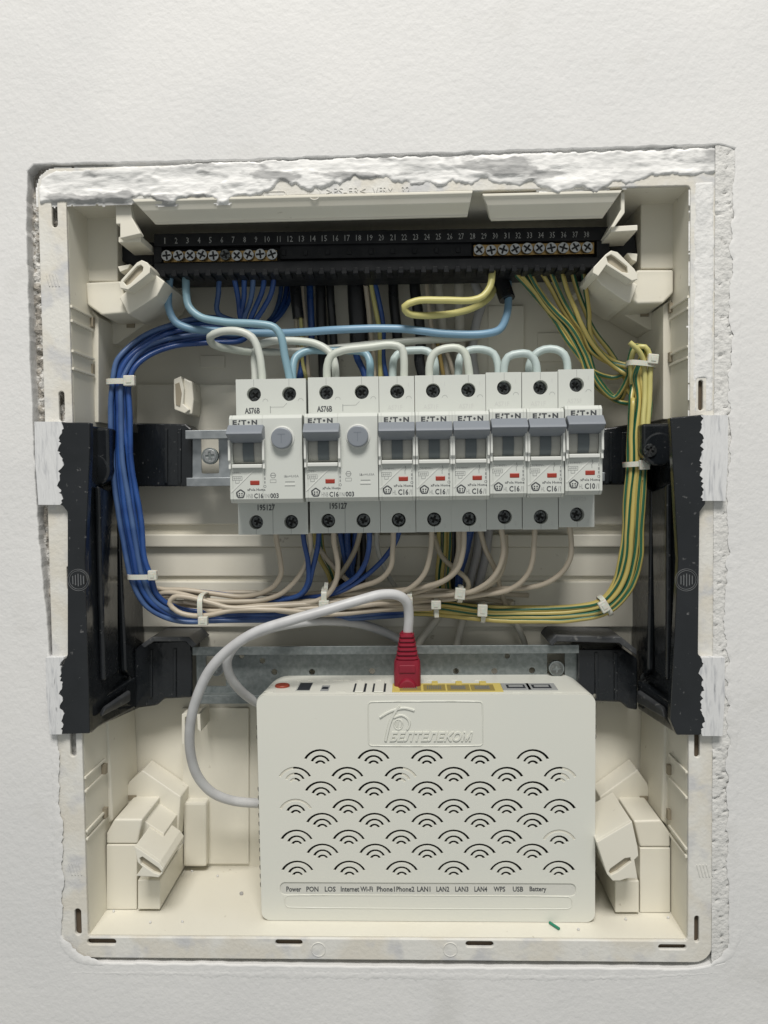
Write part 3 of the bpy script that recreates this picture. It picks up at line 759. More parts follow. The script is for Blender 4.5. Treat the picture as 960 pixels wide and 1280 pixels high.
o=q.build('numerals',MATS['blackdust3'] if 'blackdust3' in MATS else mat('strip_numerals',(.34,.345,.34),.5),ts); o['kind']='stuff'
# faint moulded detail in the middle of the strip
for k in range(26):
    x=352+k*9.1; q=MB(); y=312-(x-352)*.016
    if k%3==0: q.prism([(x,y),(x+5,y),(x+5,y+7),(x,y+7)], sd+1.6, sd+2.4); q.build('cover_catch',strip_m,ts,bev=.2)
# ------------------------------------------------------------------ circuit breakers
BDP=1.0                                                 # depth of the label face
S=(ZF(490,515,BDP)-ZF(490,626,BDP))/2                    # half the height of the nose
ZC=(ZF(490,515,BDP)+ZF(490,626,BDP))/2
print('nose half', S, 'upper z', ZF(490,470,17)-ZC, 'lower', ZF(490,665,17)-ZC)
UZ=ZF(490,470,17)-ZC; LZ=ZF(490,665.5,17)-ZC
SH=.016; RY=.052
def plate_hole(q,x0,x1,z0,z1,cx,cz,r,y,depth,mi=0,mi2=0,n=28):
    ang=[2*math.pi*i/n for i in range(n)]+[math.atan2(z-cz,x-cx)%(2*math.pi) for x in (x0,x1) for z in (z0,z1)]
    ang=sorted(set(ang)); k=len(ang); v=[]
    for a in ang:
        c,s=math.cos(a),math.sin(a); t=1e9
        if c>1e-9: t=min(t,(x1-cx)/c)
        if c<-1e-9: t=min(t,(x0-cx)/c)
        if s>1e-9: t=min(t,(z1-cz)/s)
        if s<-1e-9: t=min(t,(z0-cz)/s)
        v.append((cx+c*t,y,cz+s*t))
    v+=[(cx+math.cos(a)*r,y,cz+math.sin(a)*r) for a in ang]
    v+=[(cx+math.cos(a)*r*.94,y+depth,cz+math.sin(a)*r*.94) for a in ang]
    F=[((i+1)%k,i,k+i,k+(i+1)%k) for i in range(k)]
    q.add(v,F,mi)
    q.add(v,[(k+(i+1)%k,k+i,2*k+i,2*k+(i+1)%k) for i in range(k)],mi2); q.add(v[2*k:],[tuple(range(k-1,-1,-1))],1)
def eaton(q,x0,x1,z0,z1,y):
    w=(x1-x0); gaps=[0,.185,.40,.60,.80]
    put_text(q,'E',x0,x0+w*.175,z0,z1,y,bold=.05,res=1)
    h=z1-z0
    # A as two loose strokes, O as a dot
    def pl(pts): q.add([(x,y-.00006,z) for x,z in pts],[tuple(range(len(pts)))])
    xa=x0+w*.19
    pl([(xa+w*.02,z0),(xa+w*.09,z0),(xa+w*.09,z0+h*.33),(xa+w*.02,z0+h*.33)])
    pl([(xa+w*.05,z0+h*.55),(xa+w*.12,z0+h*.55),(xa+w*.14,z1),(xa+w*.07,z1)])
    put_text(q,'T',x0+w*.35,x0+w*.56,z0,z1,y,bold=.05,res=1)
    c=(x0+w*.655,z0+h*.48); pl([(c[0]+math.cos(-i*math.pi/5)*w*.05,c[1]+math.sin(-i*math.pi/5)*w*.05) for i in range(10,0,-1)])
    put_text(q,'N',x0+w*.77,x1,z0,z1,y,bold=.05,res=1)
def line(q,a,b,w,y,e=.00006):
    a=Vector(a);b=Vector(b);n=Vector((-(b-a).y,(b-a).x)).normalized()*w/2
    p=[a-n,b-n,b+n,a+n]; v=[(c.x,y-e,c.y) for c in p]+[(c.x,y+.0001,c.y) for c in p]
    q.add(v,[(0,1,2,3),(0,4,5,1),(1,5,6,2),(2,6,7,3),(3,7,4,0)])
def house(q,cx,cz,s,y):
    pts=[(cx+math.cos(a)*s,cz+math.sin(a)*s) for a in [math.radians(90+72*i) for i in range(5)]]
    for i in range(5): line(q,pts[i],pts[(i+1)%5],s*.30,y)
    for dx,dz,w,h in ((-.28,.1,.35,.3),(.30,.1,.35,.3),(-.28,-.38,.35,.36),(.3,-.38,.2,.36)):
        q.add([(cx+(dx-w/2)*s,y-.00006,cz+(dz-h/2)*s),(cx+(dx+w/2)*s,y-.00006,cz+(dz-h/2)*s),(cx+(dx+w/2)*s,y-.00006,cz+(dz+h/2)*s),(cx+(dx-w/2)*s,y-.00006,cz+(dz+h/2)*s)],[(0,1,2,3)])
    for k in range(5): line(q,(cx-s*1.05,cz-s*.45+k*s*.22),(cx-s*.72,cz-s*.5+k*s*.22),s*.10,y)
def make_breaker(poles, label, spec, top_code, top_ink, low_code, low_ink, group):
    """local millimetre model: y=0 label face, z=0 middle of the nose, x=0 left edge"""
    W=.01765*poles; g=.00012; w1=.01765
    root=empty('circuit_breaker',(0,0,0),label,'circuit breaker',group)
    s=S; zu=.50*S*0
    k=S/.0214
    Z=lambda z: z*k*MM
    zo=0.0 if poles==1 else -.7
    q=MB()
    x0,x1=g,W-g
    full=[(.0022,Z(-21.4)),(SH+.001,Z(-21.4)),(SH+.001,Z(21.4)),(.0016,Z(21.4)),(0,Z(19.6)),(0,Z(-19.4)),]
    slot=[(.0022,Z(-21.4)),(SH+.001,Z(-21.4)),(SH+.001,Z(21.4)),(.0016,Z(21.4)),(0,Z(19.6)),(0,Z(15.5)),(.006,Z(14.5)),(.006,Z(zo-1.5)),(0,Z(zo-1.7)),(0,Z(-19.4))]
    hx=.0014
    def rev(p): return list(reversed(p))
    q.xprism(rev(slot), x0+hx, w1-g-hx*1.0)
    q.xprism(rev(full), x0, x0+hx-.00001); q.xprism(rev(full), w1-g-hx+.00001, x1)
    # rear body: shell behind the shoulders
    lowz,upz=LZ,UZ
    sh=[(SH,lowz),(RY,lowz*.98),(RY,upz*.98),(SH,upz)]
    q.xprism(rev(sh), x0, x1, skip=(3,))           # front is built below with its screw wells
    for p in range(poles):
        a=x0 if p==0 else p*w1; b=x1 if p==poles-1 else (p+1)*w1
        cx=p*w1+w1/2
        plate_hole(q,a,b,Z(21.4)-.0004,upz,cx+.0003,upz-.0075,.00355,SH,.007,0,0)
        plate_hole(q,a,b,lowz,Z(-21.4)+.0004,cx+.0003,lowz+.0062,.00355,SH,.007,0,0)
    body=q.build('body',white_m,root,local=True,mats=[white_m,dark_m]); bevel(body,.18,1,50)
    # grooves: centre seam on each pole shoulder
    q=MB()
    for p in range(poles):
        cx=p*w1+w1/2+.0003
        line(q,(cx,upz-.0036),(cx,upz-.0002),.00016,SH); line(q,(cx,lowz+.0026),(cx,lowz+.0002),.00016,SH)
        if p: line(q,(p*w1,lowz+.0003),(p*w1,Z(-21.4)),.00022,SH); 
        ca=[(p*w1+w1*.84+math.cos(i*math.pi/7)*.0013,upz-.0112+math.sin(i*math.pi/7)*.0013) for i in range(8)]
        for i in range(7): line(q,ca[i],ca[i+1],.00014,SH)
    if poles==2:
        line(q,(w1*.98,upz-.0135),(w1*.98,upz-.0170),.0003,SH); line(q,(w1*.98,upz-.0140),(w1*1.35,upz-.0140),.00016,SH); line(q,(w1*1.35,upz-.0140),(w1*1.45,upz-.0122),.00016,SH)
    q.build('seam_lines',inkl_m,root,local=True)
    for p in range(poles):
        for zz in (upz-.0075, lowz+.0062):
            sc=screw('terminal_screw',(p*w1+w1/2+.0003,SH+.0038,zz),.0030,darkscrew_m,root,'phillips',local=True)
    # ledge under the lever
    q=MB(); q.box(x0+hx+.0001,w1-g-hx-.0001,-.0020,.0050,Z(zo-3.6),Z(zo-1.9)); q.build('ledge',ledge_m,root,bev=.25,local=True)
    for xa,xb in ((x0-.0000,x0+.0011),(w1-g-.0011,w1-g)):
        q=MB(); q.xprism(rev([(-.0002,Z(zo+10.5)),(-.0030,Z(zo+10)),(-.0034,Z(zo)),(-.0020,Z(zo-1)),(-.0024,Z(zo-4)),(-.0002,Z(zo-4.3))]), xa, xb)
        q.build('cheek',ledge_m,root,bev=.2,local=True)
    # drum and lever
    q=MB(); arc=[(.0058-.0046*math.cos(math.radians(a)), Z(4.8)+Z(7.6)*math.sin(math.radians(a))) for a in range(-62,63,12)]
    q.xprism([(.0062,Z(zo-1.6))]+arc+[(.0062,Z(12.5))], x0+hx+.0002, w1-g-hx-.0002)
    dr=q.build('lever_drum',drum_m,root,local=True)
    q=MB(); arc=[(.0058-.0053*math.cos(math.radians(a)), Z(4.8)+Z(7.8)*math.sin(math.radians(a))) for a in range(-50,63,12)]
    q.xprism([(.0062,Z(zo-1.2))]+arc+[(.0062,Z(12.5))], w1*.36, w1*.66)
    q.build('lever_stem',stem_m,root,local=True)
    lx0,lx1=x0+.0002,w1-g-.0002
    q=MB(); q.xprism(rev([(.0030,Z(15.5)),(-.0030,Z(16.4)),(-.0072,Z(12.9)),(-.0080,Z(11.9)),(-.0074,Z(11.3)),(-.0010,Z(8.2)),(.0030,Z(7.8))]), lx0, lx1)
    q.build('lever',lever_m,root,bev=.35,local=True)
    # indicator
    one=poles==1; U=lambda z: Z(z+zo)
    ia,ib=(.0094,.0141) if one else (.0098,.0145)
    q=MB(); q.box(ia,ib,-.0002,.0008,U(-12.0),U(-9.6)); q.build('indicator_window',red_m,root,bev=.4,local=True)
    q=MB(); line(q,(.0006,Z(zo-15.4)),(.0122,Z(zo-4.3)),.00050,0,.0002); q.build('raised_line',ledge_m,root,local=True)
    # prints
    q=MB(); eaton(q,.0028 if one else .0019,.0148 if one else .0138,Z(16.7) if not one else Z(16.4),Z(19.0),0)
    house(q,.0041 if one else .0052,U(-16.2),.0021,0)
    if one:
        put_text(q,'xPole Home',.0071,.0164,U(-14.8),U(-13.5),0,res=1,ext=.00004,bold=.02)
        put_text(q,spec,.0092,.0141,U(-18.6),U(-15.8),0,res=2,bold=.03)
    else:
        put_text(q,'xPole Home',.0084,.0172,U(-14.8),U(-13.5),0,res=1,ext=.00004,bold=.02)
        put_text(q,spec,.0117,.0161,U(-18.4),U(-15.9),0,res=2,bold=.03); put_text(q,'003',.0195,.0236,U(-18.4),U(-15.9),0,res=2,bold=.03)
    o_=q.build('printed_lettering',ink_m,root,local=True); o_['kind']='stuff'
    q=MB()
    if one:
        put_text(q,'HL',.0066,.0085,U(-18.4),U(-16.3),0,res=1,ext=.00004)
        put_text(q,'/1',.0145,.0159,U(-18.6),U(-16.0),0,res=1,ext=.00004,bold=.02)
    else:
        put_text(q,'HNB',.0080,.0112,U(-18.3),U(-16.1),0,res=1,ext=.00004)
        put_text(q,'/1N/',.0163,.0194,U(-18.3),U(-16.2),0,res=1,ext=.00004,bold=.01)
        put_text(q,'IΔn=0,03A',.0263,.0334,U(-8.6),U(-7.1),0,res=1,ext=.00004,bold=.02)
        line(q,(.0268,U(-10.5)),(.0314,U(-10.5)),.0004,0)
        cc=.0210
        pts=[(cc+math.cos(i*math.pi/3)*.0013,U(-7.3)+math.sin(i*math.pi/3)*.0013) for i in range(6)]
        for i in range(6): line(q,pts[i],pts[(i+1)%6],.0003,0)
        line(q,(cc-.001,U(-7.3)),(cc+.001,U(-7.3)),.0003,0)
        for (a_,b_) in (((cc-.0014,U(-9.4)),(cc+.0014,U(-9.4))),((cc-.0014,U(-10.8)),(cc+.0014,U(-10.8))),((cc-.0014,U(-9.4)),(cc-.0014,U(-10.8))),((cc+.0014,U(-9.4)),(cc+.0014,U(-10.8)))): line(q,a_,b_,.00018,0)
    put_text(q,'230V~' if not one else '230/400V~',.0014,.0054 if not one else .0082,U(-6.5),U(-5.4),0,res=1,ext=.00004,bold=.02)
    for (a_,b_) in (((.0014,U(-7.6)),(.0060,U(-7.6))),((.0014,U(-9.5)),(.0060,U(-9.5))),((.0014,U(-7.6)),(.0014,U(-9.5))),((.0060,U(-7.6)),(.0060,U(-9.5))),((.0028,U(-9.6)),(.0028,U(-10.9))),((.0046,U(-9.6)),(.0046,U(-10.9))),((.0028,U(-10.9)),(.0046,U(-10.9)))): line(q,a_,b_,.0002,0)
    put_text(q,'6000',.0019,.0055,U(-9.1),U(-8.0),0,res=1,ext=.00004,bold=.02)
    if one: line(q,(.0128,U(-4.6)),(.0128,U(-5.8)),.00025,0); line(q,(.0132,U(-5.8)),(.0124,U(-7.2)),.00025,0); line(q,(.0126,U(-7.2)),(.0126,U(-8.6)),.00025,0)
    xx=.0158 if one else .0170
    line(q,(xx,U(-6.4)),(xx,U(-7.6)),.0003,0); line(q,(xx,U(-8.2)),(xx,U(-9.4)),.0007,0); line(q,(xx,U(-10)),(xx,U(-11.2)),.0006,0)
    pts=[(xx+math.cos(i*math.pi/4)*.0006,U(-12.6)+math.sin(i*math.pi/4)*.0006) for i in range(8)]
    for i in range(8): line(q,pts[i],pts[(i+1)%8],.00025,0)
    o_=q.build('small_print',inkl_m,root,local=True); o_['kind']='stuff'
    q=MB(); 
    if poles==2: put_text(q,top_code,.0044,.0120,upz-.0172,upz-.0141,SH,res=2,bold=.03); 
    else: put_text(q,top_code,.0043,.0116,upz-.0166,upz-.0143,SH,res=2)
    q.build('batch_code',ink_m if top_ink else inkf_m,root,local=True)
    q=MB(); 
    if poles==2: put_text(q,low_code,.0100,.0188,Z(-21.4)-.0042,Z(-21.4)-.0011,SH,res=2,bold=.03)
    elif low_code: put_text(q,low_code,.0062,.0135,Z(-21.4)-.0034,Z(-21.4)-.0013,SH,res=2)
    if poles==1: put_text(q,'2',.0140,.0149,lowz+.0022,lowz+.0040,SH,res=1); put_text(q,'1',.0146,.0149,upz-.0052,upz-.0033,SH,res=1)
    q.build('batch_code',(ink_m if low_ink else inkf_m),root,local=True)
    if poles==2:
        c=(.0258,Z(9.9))
        q=MB(); q.cyl((c[0],-.0006,c[1]),(0,1,0),.0058,.0020,40); q.build('button_collar',ledge_m,root,bev=.3,local=True)
        q=MB(); q.cyl((c[0],-.0034,c[1]),(0,1,0),.0050,.0045,40); b=q.build('test_button',lever_m,root,bev=.5,local=True)
        q=MB(); line(q,(c[0]-.0018,c[1]+.0018),(c[0]+.0018,c[1]+.0018),.00035,-.0034); line(q,(c[0],c[1]+.0018),(c[0],c[1]-.0024),.00035,-.0034)
        t_=q.build('button_letter',mat('button_letter',(.16,.18,.21),.5) if 'button_letter' not in MATS else MATS['button_letter'],root,local=True); t_.parent=b
        q=MB(); line(q,(.0266,Z(-12.6)),(.0316,Z(-12.6)),.0007,0,.0003); q.build('raised_line',ledge_m,root,local=True)
    return root
def copy_tree(o,parent=None):
    c=o.copy(); C.objects.link(c); c.parent=parent
    for ch in list(o.children): copy_tree(ch,c)
    return c
GB='circuit breakers in the row on the rail'
def place(o,px,dz=0.0,dy=0.0):
    p=P(px,570,BDP); o.location=(p.x,BDP*MM+dy*MM,ZC+dz*MM); o.rotation_euler=(math.radians(random.uniform(-.3,.3)),math.radians(random.uniform(-.12,.12)),math.radians(random.uniform(-.35,.35)))
r1=make_breaker(2,'double-width breaker with round grey test button, standing first at the left end beside bare rail','C16','AS76B',True,'195127',True,GB)
r2=copy_tree(r1); r2['label']='double-width breaker with round grey test button, directly against the narrow breakers'
place(r1,286.5,-.3); place(r2,380.5,0)
# its own batch code
s1=make_breaker(1,'narrow C16 breaker immediately right of the round test button','C16','AS71F',False,'',False,GB)
place(s1,473)
names=['second narrow C16 breaker counted from the round test buttons','third narrow C16 breaker counted from the test buttons, above the boot of the red plug\'s right edge']
names=['narrow C16 breaker second from the round test button','narrow C16 breaker third from the round test button',
       'narrow C16 breaker fourth from the round test button, seated slightly higher','narrow C16 breaker touching the C10 one at the right end']
for px,nm,dz in ((519.3,names[0],0),(565.3,names[1],0),(612,names[2],.9),(658.6,names[3],.7)):
    c=copy_tree(s1); c['label']=nm; place(c,px,dz)
s6=make_breaker(1,'narrow breaker marked C10 at the right end of the row, seated highest','C10','AS75F',False,'184729',False,GB)
place(s6,706,1.7,-.4)
bpy.context.view_layer.update()
# ------------------------------------------------------------------ router
rd=15.0
A=P(326,1148,rd); B=P(744.5,868,rd)
RX0,RX1,RZ0,RZ1=A.x,B.x,A.z,B.z
RD0=rd*MM; RD1=.059
RZ0=-HH+.0002
rt=empty('router',((RX0+RX1)/2,RD0+.02,RZ0),'white internet router with arc shaped vent slots standing on the box floor','router')
def oarc(cx,cz,R,a0,a1,w,n):
    out=[(cx+(R+w)*math.sin(a0+(a1-a0)*i/n),cz+(R+w)*math.cos(a0+(a1-a0)*i/n)) for i in range(n+1)]
    inn=[(cx+(R-w)*math.sin(a1+(a0-a1)*i/n),cz+(R-w)*math.cos(a1+(a0-a1)*i/n)) for i in range(n+1)]
    return out+inn
rows=[(938,[400,466.7,533.5,600,666]),(960,[368.5,434,500.5,567,633.7,700]),(978,[401,467.3,534,600,666]),(1000,[369.5,435,501,567,633.5,699.5]),
      (1017.5,[402.5,468,534,600,665.6]),(1038.5,[370.5,435.7,501.3,567,633,699]),(1056,[403,469,534,599.5,665.5]),(1077.3,[371.5,436.5,502,567,632.5,698.5])]
holes=[]; partial=MB(); PART=[]
pp=P(400,938,rd); pxm=(P(500,938,rd).x-P(400,938,rd).x)/100
for y,xs in rows:
    for x in xs:
        top=P(x,y,rd)
        for (R,dz,ch) in ((21.8,0,19.0),(11.8,7.4,10.8),(6.4,14,5.6)):
            a=math.asin(ch/R); R_=R*pxm
            holes.append(oarc(top.x,top.z-dz*pxm-R_,R_,-a,a,.00060,10 if R>20 else 7))
        side={(368.5,960):-1,(500.5,960):1,(700,960):1,(369.5,1000):0,(699,1038.5):0}.get((x,y))
        if side is not None:
            for (R,dz,ch) in ((21.8,0,19.0),(11.8,7.4,10.8),(6.4,14,5.6)):
                if side==0 and R<20: continue
                if side!=0 and R<8: pass
                a=math.asin(ch/R); R_=R*pxm
                lo,hi=(-a,a) if side==0 else ((-a,-.1) if side<0 else (.15,a))
                pts=oarc(top.x,top.z-dz*pxm-R_,R_,lo,hi,.00062,6)
                n=len(pts)//2
                for i in range(n-1):
                    quad=[pts[i],pts[i+1],pts[2*n-2-i],pts[2*n-1-i]]
                    partial.wprism([Vector((u_,RD0+.00035,w_)) for u_,w_ in quad], Vector((0,.0006,0)))
                PART.append(partial); partial=MB()
# label band recess + front outline
band=pxrr(350,720,1104.5,1118.5,2.7,rd,6)
holes.append(band)
fo=rrect(RX0,RX1,RZ0,RZ1,.0045,6)
fo=[(x+ (RZ1-z)*.004*(1 if x<0 else -1) ,z) for x,z in fo]
plate('front_cover',fo,holes,RD0,.0011,router_m,rt,bev=.00008)
for pq in PART: pq.build('filled_slot',plug_m,rt)
q=MB(); a=P(349,1119,rd); b=P(721,1104,rd); q.box(a.x,b.x,RD0+.00055,RD0+.0013,a.z,b.z); q.build('label_band',mat('band_grey',(.60,.60,.555),.45),rt)
# shell: rings of a rounded outline going back, top edges softly rounded
def shell():
    v=[];f=[]; secs=[(RD0+.0012,.0000,.0045),(RD0+.0030,.0007,.0052),(RD0+.0055,.0009,.006),(RD1-.008,.0009,.010),(RD1-.003,.0004,.012),(RD1,-.0012,.012)]
    for y,g,r in secs:
        lp=rrect(RX0-g,RX1+g,RZ0+.00005,RZ1+min(g,.0003),r,8); lp=[(x+(RZ1-z)*.004*(1 if x<0 else -1),z) for x,z in lp]
        v+=[(x,y,z) for x,z in lp]
    n=len(lp)
    for s in range(len(secs)-1):
        for i in range(n): f.append((s*n+i,s*n+(i+1)%n,(s+1)*n+(i+1)%n,(s+1)*n+i))
    k=(len(secs)-1)*n; f.append(tuple(k+i for i in range(n)))
    return link('shell',mesh('shell',v,f,router_m,angle=40),rt)
shell()
q=MB(); q.box(RX0+.002,RX1-.002,RD0+.0030,RD0+.0034,RZ0+.002,RZ1-.002); q.build('vent_backing_shade',cavity_shade_m,rt)  # near-black sheet painting the shade seen through the vent slots
# back-edge notch: a darker cut in the top rear edge
# side vents
for side in (-1,1):
    ys=[911,923]+[989+11*i for i in range(12)] if side<0 else [873,885.5,898,911,923.5]+[1064,1076,1088]
    for y in ys:
        zz=P(500,y,rd).z; x=(RX0-.00055 if side<0 else RX1+.00055)+ (RZ1-zz)*.004*(1 if side<0 else -1)
        q=MB(); q.cyl((x+side*-.0008,RD0+.0028,zz),(side,-.55,0),.0012,.0010,10)
        q.build('side_vent',MATS['vent_shade'] if 'vent_shade' in MATS else mat('vent_shade',(.17,.165,.14),.6),rt)
# raised frame, emblem, name
def ridge(pts,r,name,closed=False,d=rd,n=6,step=.0012):
    return link(name,tube_mesh(name,[P(x,y,d) for x,y in pts],r,router_m,n=n,closed=closed,step=step),rt)
lp=pxrr(461,603,877,932,1.6,rd,4); link('emblem_frame',tube_mesh('emblem_frame',[Vector((x,RD0,z)) for x,z in lp],.00034,router_m,n=6,closed=True,step=.002),rt)
lp=pxrr(356,715,1121,1134,2.6,rd,6); link('pill_outline',tube_mesh('pill_outline',[Vector((x,RD0,z)) for x,z in lp],.00026,router_m,n=6,closed=True,step=.002),rt)
ridge([(475,897),(483,891.5),(494,887),(506,885),(518,888)],.00070,'emblem_stroke')
ridge([(499,882),(492,893),(487,905),(482,926)],.00080,'emblem_stroke')
ridge([(492,897),(502,894),(510,899),(512,906),(509,912)],.00062,'emblem_stroke')
lp=[(498+math.cos(i*math.pi/8)*5.6,905.5+math.sin(i*math.pi/8)*6.2) for i in range(16)]; ridge(lp,.00036,'emblem_ring',True)
ridge([(499.5,899),(497,905),(498,912)],.00034,'emblem_stroke'); ridge([(495.5,902),(494.5,905),(496,909)],.0003,'emblem_stroke'); ridge([(501.5,902),(502,905),(500.5,909)],.0003,'emblem_stroke')
q=MB(); px_text(q,'БЕЛТЕЛЕКОМ',487,591,914.5,926.5,rd,.00055,bold=.03,shear=.25,res=3); q.build('embossed_name',router_m,rt)
# light labels
q=MB()
for s_,l,r in [('Power',358,376.5),('PON',383,398),('LOS',406,419.5),('Internet',426,449),('Wi-Fi',450.5,466),('Phone1',471,493.5),('Phone2',495.5,518),('LAN1',521.5,538),('LAN2',545.5,561.5),('LAN3',569,585.5),('LAN4',593,609),('WPS',617,631.5),('USB',641,654),('Battery',662,683)]:
    low = any(c in s_ for c in 'y')
    q=MB(); px_text(q,s_,l,r,1108.2,1114.6+(1.4 if low else 0),rd+.53,.00004,bold=.022,res=2); q.build('light_label',ink_m,rt)
# top side: ports on the level top face
ZT=RZ1+.0003
def T(x,y): return PZ(x,y,ZT)
def top_box(l,r,t_,b_,h0,h1,m,name,bev=.2,parent=rt):
    a=T(l,b_); c=T(r,t_); q=MB(); q.box(a.x,c.x,a.y,c.y,ZT+h0*MM,ZT+h1*MM); o=q.build(name,m,rt if parent is rt else parent,bev=bev)
    return o
# recessed port shelf lip
b=T(353,858); q=MB(); q.cyl((b.x,b.y,ZT),(0,0,1),.0040,.0011,28,r2=.0036); q.build('power_button',btn_red_m,rt,bev=.3)
b_=T(381,858)
top_box(369,392,853,864,0.02,.10,mat('jack_surround',(.45,.46,.43),.5),'power_jack',0)
top_box(371,391,854,863,.05,.24,port_b_m,'power_jack',.1)
top_box(400,413,857,864,.02,.22,port_g_m,'usb_port',.1); top_box(402,411,859,862,.2,.3,port_b_m,'usb_tongue',0)
for x0,x1 in ((441,459),(465,483)):
    top_box(x0,x1,854.5,865,.01,.12,port_b_m,'button_gap',0); top_box(x0+2.2,x1-2.2,853,866.5,.1,.8,router_m,'push_button',.5)
top_box(490,625,854.5,865.5,.02,.35,port_y_m,'port_block',.2)
for i,x in enumerate((499,529,559,589)):
    top_box(x+.5,x+27,856.5,864.3,.3,.42,MATS['port_dark'] if 'port_dark' in MATS else mat('port_dark',(.28,.215,.06),.6),'ethernet_port',0)
    q=MB()
    for k in range(8):
        a=T(x+5+k*2.3,862.5); c=T(x+6+k*2.3,858.5); q.box(a.x,c.x,a.y,c.y,ZT+.00040,ZT+.00065)
    q.build('port_contacts',MATS['vent_shade'],rt)
    top_box(x+11,x+18,853.4,857,.3,1.0,port_y_m,'port_latch',.1)
for x in (629,661):
    top_box(x,x+31,854.5,863,.02,.30,port_g_m,'phone_port',.15); top_box(x+5,x+26,856.5,861,.28,.42,port_b_m,'phone_socket',.05); top_box(x+7,x+24,857.8,859.6,.40,.62,port_g_m,'phone_tongue',0)
for x in (371,384,404,416,422,430,445,470,534,564,594):
    top_box(x,x+7,849.5,850.8,0,.25,router_m,'raised_mark',.05)
for x in (330,420,640,690):
    top_box(x,x+12,864.5,865.4,0,.2,router_m,'raised_mark',.05)
q=MB(); a=T(686,845); 
# ------------------------------------------------------------------ wires
def bundle(center, offs, k):
    """offset path k of a bundle: center [(x,y,d,half_width)], offs in -1..1 and depth jitter"""
    return
BG='dark blue neutral wires tied in a bundle down the left side'
# common trunk for the blue wires: (x, y, depth, half spread px, normal direction)
trunk=[(305,414,48,10,(0,1)),(262,412,46,16,(0,1)),(215,420,42,15,(.3,1)),(180,434,36,13,(.5,.7)),(158,455,32,12,(.9,.4)),(150,478,30,11,(1,0)),(149,520,29,12,(1,0)),(153,580,28,13,(1,0)),(162,650,29,13,(1,-.05)),(170,700,30,11,(1,-.1)),(176,724,31,11,(1,-.3)),(190,752,34,11,(.7,-.6)),(222,768,38,8,(.2,-1)),(280,771,42,6,(0,-1)),(360,771,46,5,(0,-1)),(440,769,52,5,(0,-1)),(508,764,58,5,(0,-1))]
starts=[(275,340,[(273,365),(272,392)]),(291,340,[(298,372),(300,395)]),(305,340,[(305,372),(301,398)]),(317,340,[(314,372),(305,400)]),(331,340,[(327,365),(313,398)]),(343,340,[(338,368),(320,400)])]
labs=['dark blue wire from terminal 6, leftmost and set apart from the other blue wires','dark blue wire from the second of the six blue terminal exits, slanting right','dark blue wire from the third blue exit under the strip','dark blue wire from the fourth blue exit under the strip','dark blue wire from the fifth blue exit under the strip','dark blue wire from the last blue exit under terminal 10']
rnd=random.Random(3)
offs=[-1,-.6,-.2,.2,.6,1.0]
for i,((sx,sy,mid),lab) in enumerate(zip(starts,labs)):
    o=offs[i]; pts=[(sx,sy,34)]+[(mx,my,42) for mx,my in mid]
    for j,(x,y,d,h,(nx,ny)) in enumerate(trunk):
        w_=h*(o + rnd.uniform(-.16,.16)); pts.append((x-nx*w_*-1, y+ny*w_*.9, d+(abs(i%3-1))*-2.2+rnd.uniform(-.5,.5)))
    wire('blue_wire',lab,pts,blue_m if i%3 else blue2_m,1.40,BG)
# three more wires of the trunk start behind the strip
for i,o in enumerate((-.8,0.0,.8)):
    pts=[(352+i*7,330,62),(350+i*6,372,63),(338+i*3,400,59),(316,409+i*2,54)]
    for j,(x,y,d,h,(nx,ny)) in enumerate(trunk[1:]):
        w_=h*(o+rnd.uniform(-.12,.12)); pts.append((x+nx*w_, y+ny*w_*.9, d+2.6+rnd.uniform(-.5,.5)))
    wire('blue_wire','blue wire at the back of the left bundle, '+('outermost','in the middle','innermost')[i],pts,blue2_m if i==0 else blue_m,1.28,BG)
R5=2.0
wire('light_blue_wire','light blue wire from the first terminal, running right behind to the black sleeve',[(213,338,30),(211,362,32),(211,385,33),(220,403,33),(238,411,34),(275,414,35),(330,416,36),(380,415,34),(430,412,30),(500,411,30),(560,417,31),(608,417,32),(624,412,34),(632,398,38),(635,380,42),(635,345,48)],sblue_m,R5)
wire('light_blue_wire','light blue wire from the second terminal bending down into the first breaker',[(232,340,30),(233,365,30),(236,383,29),(250,396,28),(280,402,27),(325,405,26),(343,409,26),(351,420,26),(356,445,27),(362,472,28),(363,482,28)],lblue_m,R5)
JG='pale jumper wires looping along the tops of the breakers'
wire('jumper_wire','pale wire making the flat open loop left of the first breaker top',[(328,482,24),(328,470,24),(324,442,24),(315,422,24),(296,414,24),(275,415,25),(263,421,27),(266,430,32),(290,437,38),(340,440,44),(400,437,46),(470,430,48),(530,425,50),(575,423,56),(600,420,62)],pale_m,R5,JG)
wire('jumper_wire','pale wire curving over from the first breaker to the second one',[(319,482,30),(319,468,30),(318,448,31),(322,434,33),(338,427,34),(365,426,34),(395,430,33),(412,440,32),(418,452,31),(420,482,31)],pale_m,R5,JG)
wire('jumper_wire','light blue jumper behind, joining the first two double breakers',[(366,482,30),(366,462,31),(370,447,33),(384,439,35),(410,438,36),(440,438,36),(456,441,35),(462,451,33),(462,482,32)],lblue_m,R5,JG)
wire('jumper_wire','long front jumper over the second double breaker, widest pale arch',[(409,482,23),(409,456,22),(414,444,22),(428,438,22),(460,434,22),(490,431,22),(502,435,22),(505,448,22),(505,482,23)],pale_m,R5,JG)
wire('jumper_wire','pale arch half hidden left of the first narrow breaker arch',[(491,482,30),(491,462,30),(493,448,31),(502,440,32),(520,438,33),(534,439,33),(542,447,32),(544,482,31)],pblue_m,R5,JG)
wire('jumper_wire','square pale arch in front between second and third narrow breakers',[(537,480,23),(537,455,22),(542,442,22),(554,436,22),(572,435,22),(581,441,22),(585,455,22),(588,480,23)],pale_m,R5,JG)
